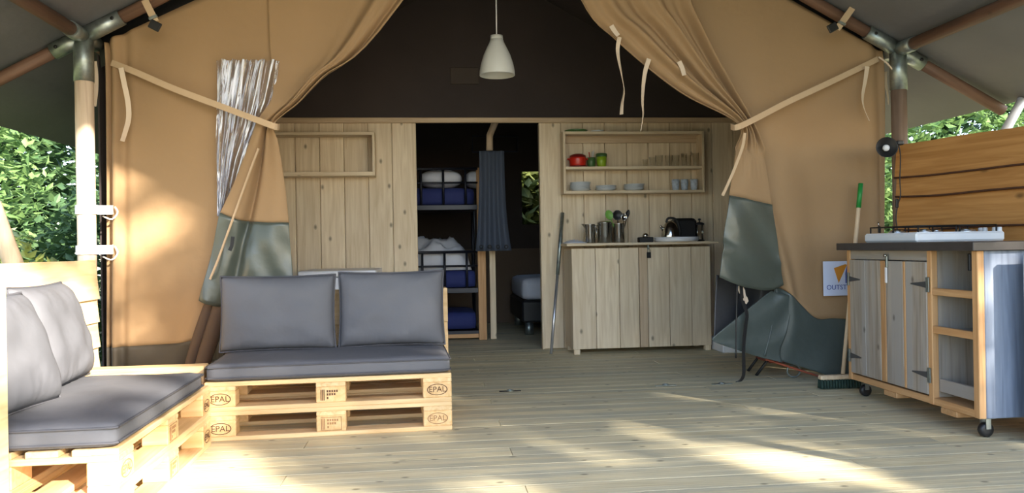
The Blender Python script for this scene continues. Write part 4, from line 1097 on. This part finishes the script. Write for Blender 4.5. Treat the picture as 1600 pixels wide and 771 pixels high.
# ------------------------------------------------------------------ kitchen cabinet by the partition
CY = 6.56
c0, c1 = P(896, 554, CY), P(1112, 386, CY)
cz = P(1000, 379, CY - .02).z
cab = thing('kitchen_cabinet', 'pale pine kitchen cabinet with vertical board doors under the wall shelf', 'cabinet', (c0.x, CY, 0), R(0.6))
CW = 1.22; CD = YW - CY - .012
def cbx(name, a, b, mat, parent=cab, c=.002): return MB().box(a, b, c).build(name, M[mat], parent, world=False)
zc1 = cz - .03
cbx('carcass', (0.0, .024, .045), (CW, CD - .02, zc1 - .02), 'pine_z')
cbx('worktop', (-.045, -.02, cz - .022), (CW + .06, CD - .02, cz), 'pine_x')
for x0, x1, hs in ((.0, .580, 'l'), (.584, CW, 'r')):
    d = thing('door', '', '', (x0, .0, .045)); del d['label']; del d['category']; d.parent = cab
    ws = [.205, .205, .17] if hs == 'l' else [.075, .19, .195, .172]
    xx = 0
    for q_, w_ in enumerate(ws):
        m = 'rosy_z' if (hs == 'r' and q_ == 0) else 'pine_z'
        w_ = min(w_, x1 - x0 - xx); cbx('plank', (xx, 0, 0), (xx + w_ - .004, .022, zc1 - .06), m, d); xx += w_
for x_ in (.01, CW - .06):
    cbx('foot', (x_, .01, 0), (x_ + .05, .06, .045), 'pine_z'); cbx('foot', (x_, CD - .08, 0), (x_ + .05, CD - .03, .045), 'pine_z')
lk = P(1019, 398, CY)
cbx('hasp', (.655, -.010, zc1 - .03), (.672, -.001, zc1 + .01), 'galv')
cbx('padlock', (.648, -.022, zc1 - .105), (.682, -.008, zc1 - .055), 'blackmetal')
MB().tube([(.655, -.015, zc1 - .06), (.655, -.015, zc1 - .035), (.665, -.015, zc1 - .025), (.675, -.015, zc1 - .035), (.675, -.015, zc1 - .06)], .003, 6).build('shackle', M['steel'], cab, world=False)

# things on the cabinet
KY = CY + .16
def kx(px): return P(px, 375, KY).x
zk = cz
def vessel(name, label, cat, px, r, h, mat='steel'):
    t = thing(name, label, cat, (kx(px), KY, zk))
    MB().lathe([(0, .002), (r * .96, 0), (r, .006), (r, h - .004), (r * 1.04, h), (r * .97, h), (r * .94, h - .004), (r * .94, .012), (0, .012)], (0, 0, 0), 28).build('body', M[mat], t, world=False); return t
jg = vessel('steel_jug', 'small steel jug with a spout, leftmost of the steel vessels on the cabinet', 'jug', 922, .045, .165)
MB().add([(-.043, -.014, .165), (-.043, .014, .165), (-.078, 0, .170), (-.043, 0, .13), (-.040, -.014, .165), (-.040, .014, .165)], [(0, 2, 3), (2, 1, 3), (0, 1, 2)]).build('spout', M['steel'], jg, world=False)
MB().tube([(.03, -.038, .14), (.045, -.06, .13), (.045, -.06, .05), (.03, -.038, .04)], .005, 8).build('handle', M['steel'], jg, world=False)
vp = vessel('steel_pot', 'tall polished steel pot between the jug and the utensil holder', 'pot', 945, .066, .178)
MB().lathe([(.068, .178), (.06, .186), (.02, .192), (0, .193)], (0, 0, 0), 26).build('lid', M['steel'], vp, world=False)
MB().tube([(-.064, -.01, .15), (-.088, -.02, .15), (-.088, -.02, .12), (-.064, -.01, .12)], .005, 8).build('handle', M['steel'], vp, world=False)
uh = vessel('utensil_holder', 'narrow steel utensil holder full of cooking spoons', 'holder', 967, .050, .168)
def spoon(name, lab, mat, dx, dy, lx, lz, w, hgt):
    t = thing(name, lab, 'utensil', (kx(967) + dx, KY + dy, zk + .014))
    tip = Vector((lx, 0, lz))
    MB().tube([(0, 0, 0), tip], .004, 8).build('handle', M[mat], t, world=False)
    dirv = tip.normalized(); g = []
    sidev = Vector((dirv.z, 0, -dirv.x))
    for j in range(9):
        f = j / 8; hw = w * math.sin(PI * min(.97, f * .9 + .06)) ** .6
        g.append([tip + dirv * hgt * f + sidev * hw * (i / 4 - 1) + Vector((0, .012 * (1 - (i / 4 - 1) ** 2) * math.sin(PI * f), 0)) for i in range(9)])
    solid(MB().grid(g).build('bowl', M[mat], t, world=False), .003)
spoon('cooking_spoon', 'green spoon leaning left out of the steel utensil holder', 'spoon', .005, -.015, -.075, .19, .034, .085)
spoon('ladle', 'black ladle standing in the steel utensil holder', 'black', .0, .01, -.005, .185, .046, .085)
spoon('spatula', 'grey slotted spatula leaning right out of the steel utensil holder', 'steel', .015, .0, .03, .18, .026, .06)
spoon('spatula', 'dark spatula leaning furthest right in the utensil holder', 'black', .022, .012, .055, .205, .018, .07)
ct = thing('tea_towel', 'crumpled white cloth on the left end of the cabinet worktop', 'cloth', (kx(897), KY, zk))
g = []
for j in range(13):
    g.append([Vector(((i / 16 - .5) * .19, (j / 12 - .5) * .16, .004 + .030 * (1 - (2 * i / 16 - 1) ** 2) * (1 - (2 * j / 12 - 1) ** 2) * (.5 + 1.0 * abs(noise.noise(Vector((i * .45, j * .4, 5))))))) for i in range(17)])
solid(MB().grid(g).build('cloth', M['linen'], ct, world=False), .003)
sc_ = thing('kitchen_scale', 'low black box with a chrome knob on the cabinet worktop', 'box', (kx(1006), KY - .05, zk))
MB().box((-.062, -.04, 0), (.062, .04, .045), .006).build('body', M['black'], sc_, world=False)
MB().lathe([(.022, .045), (.026, .055), (.022, .072), (.010, .080), (0, .081)], (-.005, -.02, 0), 20).build('knob', M['steel'], sc_, world=False)
tr_ = tag(MB().lathe([(0, .002), (.175, 0), (.190, .012), (.190, .042), (.183, .042), (.183, .014), (0, .012)], (kx(1055), KY - .03, zk), 36).build('round_tray', M['white']), 'round white tray under the kettle and toaster', 'tray')
ke = thing('kettle', 'steel dome kettle with a black handle on the white tray', 'kettle', (kx(1044), KY - .07, zk + .0135))
MB().lathe([(0, 0), (.078, 0), (.082, .01), (.080, .05), (.070, .10), (.052, .14), (.036, .158), (.02, .166), (0, .168)], (0, 0, 0), 32).build('body', M['steel'], ke, world=False)
MB().tube(crs([Vector(p_) for p_ in ((-.035, 0, .155), (-.02, 0, .19), (.03, 0, .19), (.062, 0, .165), (.085, 0, .09), (.083, 0, .04))], 18), .010, 10).build('handle', M['black'], ke, world=False)
MB().tube([(-.062, 0, .09), (-.088, 0, .125), (-.092, 0, .13)], [.016, .010, .009], 10).build('spout', M['steel'], ke, world=False)
to = thing('toaster', 'black toaster behind the kettle on the white tray', 'toaster', (kx(1071), KY + .035, zk + .0135))
MB().box((-.105, -.05, .008), (.105, .08, .19), .022).build('body', M['black'], to, world=False)
MB().box((-.075, -.015, .186), (.075, .0, .194), .001).box((-.075, .03, .186), (.075, .045, .194), .001).build('slot', M['blackmetal'], to, world=False)
MB().box((-.108, -.005, .12), (-.098, .03, .135), .003).build('lever', M['black'], to, world=False)
cf = thing('coffee_press', 'slim coffee press with chrome bars beside the toaster', 'coffee press', (kx(1094), KY + .01, zk))
MB().lathe([(0, 0), (.042, 0), (.044, .012), (.02, .018), (0, .018)], (0, 0, 0), 20).build('base', M['black'], cf, world=False)
MB().lathe([(.030, .018), (.032, .14), (.030, .14), (.028, .02)], (0, 0, 0), 20).build('beaker', M['glass'], cf, world=False)
for a in range(4): MB().tube([(.034 * math.cos(a * PI / 2 + .6), .034 * math.sin(a * PI / 2 + .6), .012), (.034 * math.cos(a * PI / 2 + .6), .034 * math.sin(a * PI / 2 + .6), .145)], .004, 6).build('bar', M['steel'], cf, world=False)
MB().lathe([(.040, .145), (.041, .158), (.02, .168), (.006, .17), (.006, .185), (.012, .188), (.012, .2), (0, .203)], (0, 0, 0), 20).build('lid', M['black'], cf, world=False)

# leaning aluminium pole, cool box
pt_, pb_ = P(879, 333, YW - .03), P(861, 553, 6.63)
lp = thing('aluminium_pole', 'thin aluminium pole leaning on the partition beside the cabinet', 'pole', (pb_.x, pb_.y, 0))
pb_.z = .004; pm_ = pb_.lerp(pt_, .55)
MB().tube([pb_, pm_], .013, 10).build('lower_tube', M['alu'], lp); MB().tube([pm_, pt_], .017, 10).build('upper_tube', M['galv'], lp)
f0 = P(465, 425, 6.05)
fg = thing('cool_box', 'white flat-topped box standing behind the pallet sofa, only its top showing', 'cool box', (f0.x, 6.05, 0))
fw = P(585, 425, 6.05).x - f0.x
MB().box((0, .012, .03), (fw + .01, .80, f0.z - .05), .012).build('body', M['white'], fg, world=False)
MB().box((0, 0, f0.z - .045), (fw + .012, .81, f0.z), .008).build('lid', M['white'], fg, world=False)
for x_ in (.04, fw - .06): MB().box((x_, .06, 0), (x_ + .04, .74, .03), .004).build('foot', M['black'], fg, world=False)

# ------------------------------------------------------------------ bedroom
B0 = Vector((P(655, 400, 7.9).x - .55, 7.85, 0))
bk_ = thing('bunk_bed', 'three-tier bunk bed with dark metal rails and pine posts seen through the doorway', 'bunk bed', B0)
bx1 = P(748, 400, 7.85).x - B0.x; BD = .8
tiers = [.10, .52, 1.35]
for x_ in (0, bx1 - .02):
    for y_ in (0, BD): pass
po = P(758, 400, 7.85).x - B0.x
MB().box((po - .075, -.02, 0), (po + .005, .03, 1.02), .004).build('post', M['orange_z'], bk_, world=False)
MB().box((bx1 - .01, .0, 0.95), (bx1 + .05, .05, 1.72), .004).build('post', M['orange_z'], bk_, world=False)
p2_ = P(769, 400, 7.9).x - B0.x
MB().box((p2_ - .03, .02, 0), (p2_ + .03, .07, .90), .004).build('post', M['pine_z'], bk_, world=False)
MB().box((0, .0, .02), (po, .05, .06), .003).build('base_rail', M['orange_x'], bk_, world=False)
for k, z_ in enumerate(tiers):
    if k: MB().box((0, 0, z_ - .05), (bx1, .03, z_), .003).build('bed_rail', M['bedframe'], bk_, world=False)
    MB().box((.01, .01, z_ - .04), (bx1 - .01, BD, z_ - .01)).build('bed_base', M['bedframe'], bk_, world=False)
    mt = cushion_mesh(bx1 - .04, BD - .04, .17, .03, 'm', None, .01, seed=k, n=(14, 10, 3)).build('mattress', M['navy'], bk_, world=False); mt.location = (.01, .035, z_)
    if k:
        rl = MB(); zt_ = z_ + .36
        rl.tube([(.02, 0, z_), (.02, 0, zt_), (bx1, 0, zt_)], .014, 8)
        rl.tube([(.02, 0, z_ + .22), (bx1, 0, z_ + .22)], .010, 8)
        for x_ in (.58, .80, 1.02): rl.tube([(x_, 0, z_), (x_, 0, zt_)], .012, 8)
        rl.build('guard_rail', M['bedframe'], bk_, world=False)
    for x_ in (0.0, bx1 - .02):
        pass
for x_, y_ in ((.0, .0), (.0, BD), (bx1 - .03, BD)):
    MB().tube([(x_ + .02, y_, 0), (x_ + .02, y_, 1.75)], .02, 8).build('upright', M['bedframe'], bk_, world=False)
def bedpillow(label, x, z, w=.36, h=.16, yy=.25):
    t = thing('bed_pillow', label, 'pillow', B0 + Vector((x, yy, z)))
    mb = MB(); n1, n2 = 16, 20
    for j in range(n1 + 1):
        pass
    g = []
    for j in range(n1 + 1):
        a = PI * j / n1; row = []
        for i in range(n2 + 1):
            b = 2 * PI * i / n2; s_ = math.sin(a)
            row.append(Vector((w / 2 * math.copysign(abs(s_ * math.cos(b)) ** .7, s_ * math.cos(b)), .2 * math.copysign(abs(s_ * math.sin(b)) ** .7, math.sin(b)), h / 2 + h / 2 * math.cos(a))))
        g.append(row)
    mb.grid(g).build('cover', M['linen'], t, world=False)
bedpillow('white pillow on the top bunk behind the dark rail', .78, 1.53, .44, .19)
bedpillow('white pillow at the post end of the top bunk', 1.14, 1.53, .22, .18)
dv_ = thing('duvet', 'crumpled white duvet heaped on the middle bunk', 'duvet', B0 + Vector((.05, .06, .70)))
g = []
for j in range(17):
    v = j / 16; row = []
    for i in range(31):
        u = i / 30
        e = min(1, 6 * u, 6 * (1 - u)) ** .5 * math.sin(PI * min(1, v * 1.05)) ** .4 if 0 < v < .95 else 0
        row.append(Vector((u * (bx1 - .12), v * .68, .30 * e * (1 + .35 * noise.noise(Vector((u * 7, v * 5, 2))) + .12 * noise.noise(Vector((u * 22, v * 16, 4)))))))
    g.append(row)
solid(MB().grid(g).build('cover', M['linen'], dv_, world=False), .01)
# slate curtain on its rail
cY = 7.55
c0_, c1_ = P(748, 236, cY), P(796, 392, cY)
cu_ = thing('bedroom_curtain', 'slate grey curtain hanging beside the bunk bed', 'curtain', (c0_.x, cY, 0))
g = []
for j in range(25):
    v = j / 24; zz = c0_.z + (c1_.z - c0_.z) * v; row = []
    xa_ = P(750 - 8 * v ** 2, 300, cY).x; xb_ = P(789 + 9 * v ** 3, 300, cY).x
    for i in range(41):
        u = i / 40; row.append(Vector((xa_ + (xb_ - xa_) * u, cY + .025 * math.sin(u * 20) * (.4 + .6 * v), zz)))
    g.append(row)
co_ = MB().grid(g).build('fabric', M['curtain'], cu_); solid(co_, .004)
ey = MB()
for i in range(4):
    p_ = P(752 + i * 13, 386, cY - .035)
    ey.lathe([(.012, 0), (.02, 0), (.02, .005), (.012, .005)], p_, 10, axis=Matrix.Rotation(R(90), 3, 'X'))
ey.build('eyelet', M['blackmetal'], cu_)
MB().tube([P(738, 238, cY + .02), P(808, 237, cY + .02), P(808, 213, cY + .3), P(738, 213, cY + .3), P(738, 238, cY + .02)], .008, 8).build('hanging_rail', M['bedframe'], cu_)
hb_ = MB().tube([P(765, 236, 7.7), P(765, 212, 7.7), P(775, 188, 7.7), P(782, 170, 7.7)], .035, 10).build('brace_pole', M['pole_pale'])
tag(hb_, 'short wooden brace pole above the slate curtain in the bedroom', 'pole')
# single bed at the right
s_ = P(812, 478, 8.3)
sbd = thing('single_bed', 'single bed with a white mattress on a dark base behind the doorway edge', 'bed', (s_.x, 8.1, 0))
MB().box((0, 0, .13), (.95, 1.2, .36), .02).build('base', M['black'], sbd, world=False)
cushion_mesh(.93, 1.18, .22, .05, 'm', None, .02, seed=3, n=(14, 12, 4)).build('mattress', M['linen'], sbd, world=False, loc=(.01, .01, .362))
for x_, y_ in ((.08, .06), (.80, .06), (.08, 1.1), (.8, 1.1)):
    MB().lathe([(0, 0), (.045, 0), (.045, .13), (0, .13)], (x_, y_, 0), 16).build('leg', M['galv'], sbd, world=False)

# ------------------------------------------------------------------ vegetation
def foliage(name, label, cat, c, rad, n, size, mat, stem=True, group=None, skip=None, seed=1, shell=.55, bound=False, sampler=None):
    rnd = random.Random(seed); t = thing(name, label, cat, (c[0], c[1], -.3), 0, group)
    mb = MB(); vs = []; fs = []
    tries = 0
    while len(fs) < n * 2 and tries < n * 30:
        tries += 1
        d = Vector((rnd.gauss(0, 1), rnd.gauss(0, 1), rnd.gauss(0, 1))).normalized()
        r_ = shell + (1 - shell) * rnd.random() ** .6
        lump = 1 + .22 * noise.noise(Vector((d.x * 2.3 + seed, d.y * 2.3, d.z * 2.3)))
        p = Vector((c[0] + d.x * rad[0] * r_ * lump, c[1] + d.y * rad[1] * r_ * lump, c[2] + d.z * rad[2] * r_ * lump))
        if sampler: p = sampler(rnd)
        if bound: p = Vector([min(c[q] + rad[q], max(c[q] - rad[q], p[q])) for q in range(3)]) if (p - Vector(c)).length > 0 else p
        if p.z < -.25 or (skip and skip(p, rnd)): continue
        a = Vector((rnd.uniform(-1, 1), rnd.uniform(-1, 1), rnd.uniform(-.8, .5))).normalized()
        b = a.cross(Vector((rnd.uniform(-.6, .6), rnd.uniform(-.6, .6), 1))).normalized()
        up_ = a.cross(b); s = size * rnd.uniform(.6, 1.3); o = len(vs)
        vs += [p, p + a * s * .55 + b * s * .32 + up_ * s * .10, p + a * s * 1.2, p + a * s * .55 - b * s * .32 + up_ * s * .10]
        fs += [(o, o + 1, o + 2), (o, o + 2, o + 3)]
    org = Vector((c[0], c[1], -.3)); mb.v = [v - org for v in vs]; mb.f = fs; mb.sm = [False] * len(fs)
    f = mb.build('foliage', M[mat], t, world=False); f['kind'] = 'stuff'
    if stem:
        sm_ = MB()
        hgt = c[2] + .3
        sm_.tube([(0, 0, 0), (.03, .02, hgt * .5), (-.02, .0, hgt)], [.05 + rad[0] * .03, .04 + rad[0] * .02, .02], 8)
        for k in range(5):
            a = k * 1.3; sm_.tube([(0, 0, hgt * (.35 + .1 * k)), (rad[0] * .5 * math.cos(a), rad[1] * .5 * math.sin(a), hgt * (.5 + .12 * k))], [.03, .01], 6)
        sm_.build('stem', M['bark'], t, world=False)
    return t
foliage('bush', 'mid green leafy bush filling the gap left of the sunlit pole', 'bush', (-5.9, 9.2, 2.2), (1.7, 1.2, 2.2), 6500, .13, 'leaf_a', seed=2, bound=True)
foliage('bush', 'pale-flecked bush low behind the pale board fence', 'bush', (-4.9, 6.9, .8), (1.5, .95, 1.15), 5500, .085, 'leaf_b', seed=3, bound=True)
foliage('bush', 'dark green bush between the sunlit pole and the tent side', 'bush', (-3.35, 8.7, .7), (.62, 1.2, 1.0), 3600, .10, 'leaf_c', seed=4, bound=True)
foliage('bush', 'yellow-green low bush just above the pale board fence', 'bush', (-2.95, 5.9, .42), (.42, .5, .62), 1400, .07, 'leaf_d', seed=5, bound=True)
foliage('bush', 'tall dark hedge bush at the back of the left gap', 'bush', (-8.6, 13.2, 2.2), (3.6, 2.2, 3.6), 11000, .27, 'leaf_c', seed=6, bound=True)
foliage('bush', 'tall dark bush far behind the tent on the left', 'bush', (-3.6, 17.2, 1.6), (1.6, 1.6, 2.6), 6000, .24, 'leaf_c', seed=11, bound=True)
foliage('bush', 'green leafy bush above the orange plank fence', 'bush', (6.4, 8.6, 2.0), (2.0, 1.5, 1.6), 6500, .12, 'leaf_a', seed=7, bound=True)
foliage('bush', 'pale bush in the narrow gap between flap and plank fence', 'bush', (4.02, 10.6, .65), (.62, 1.6, .95), 3200, .09, 'leaf_b', seed=8, bound=True)
foliage('bush', 'dark bush behind the green one above the plank fence', 'bush', (9.4, 13.4, 2.6), (3.4, 2.2, 3.2), 10000, .27, 'leaf_c', seed=9, bound=True)
foliage('bush', 'pale green bush outside the bedroom window', 'bush', (1.6, 12.0, 1.5), (1.5, 1.0, 1.8), 9000, .20, 'leaf_e', seed=10, bound=True, shell=.1)
# unseen trees outside the terrace front, crowns shaped to place the sun patches
E1 = Vector((SUN_DIR.y, -SUN_DIR.x, 0)).normalized()
E2 = E1.cross(SUN_DIR).normalized(); E2 = E2 if E2.z > 0 else -E2
# gaps cut to aim the sun: (point on the terrace the sun reaches through it, half width across, half height)
HOLES = [((1.52, 3.12, 0), .17, .045), ((1.22, 3.40, 0), .06, .02), ((1.02, 3.90, 0), .04, .01), ((.70, 3.45, 0), .08, .0), ((.20, 2.95, 0), .14, .01), ((-.35, 4.9, 0), .05, .01),
         ((-1.64, 4.85, 1.08), .12, .06), ((-1.95, 4.7, 1.30), .02, .40), ((-1.85, 3.4, .80), .70, .22), ((-1.15, 2.75, .10), .60, .10), ((-1.05, 3.3, .08), .30, .04), ((-1.4, 3.0, .72), .62, .17)]
HUV = [(Vector(p).dot(E1), Vector(p).dot(E2), a, b) for p, a, b in HOLES]
def shade_skip(p, rnd):
    u, v = p.dot(E1), p.dot(E2)
    for hu, hv, a, b in HUV:
        if ((u - hu) / (a + .11)) ** 2 + ((v - hv) / (b + .10)) ** 2 < 1.0: return True
    edge = 1.66 + .17 * (v - 2.28) if v > 2.2 else 1.70
    if v > 2.35 and u > 1.36: return u < edge and rnd.random() < .52
    return u < edge and rnd.random() < (.25 if 1.48 < v < 1.66 else .66)
for k, (ua, ub, n_, lab) in enumerate(((-.6, 1.88, 2600, 'unseen thin leafy tree outside the terrace front, gapped to let sun onto the bench'), (1.60, 4.1, 8800, 'unseen dense leafy tree outside the terrace front, shaped to shade the sofa'), (4.14, 6.4, 7500, 'unseen dense leafy tree outside the terrace front, shaped to shade the kitchen unit'))):
    va, vb = -.5, 3.8
    cc = E1 * (ua + ub) / 2 + E2 * (va + vb) / 2 - SUN_DIR * 9.0
    sam = lambda rnd, ua=ua, ub=ub: E1 * rnd.uniform(ua + .08, ub - .08) + E2 * rnd.uniform(-.5, 3.8) - SUN_DIR * rnd.uniform(8.2, 9.8)
    foliage('unseen_shade_tree', lab, 'tree', tuple(cc), (1.1, 1.1, 1.1), n_, .17, 'leaf_a', seed=20 + k, skip=shade_skip, sampler=sam)
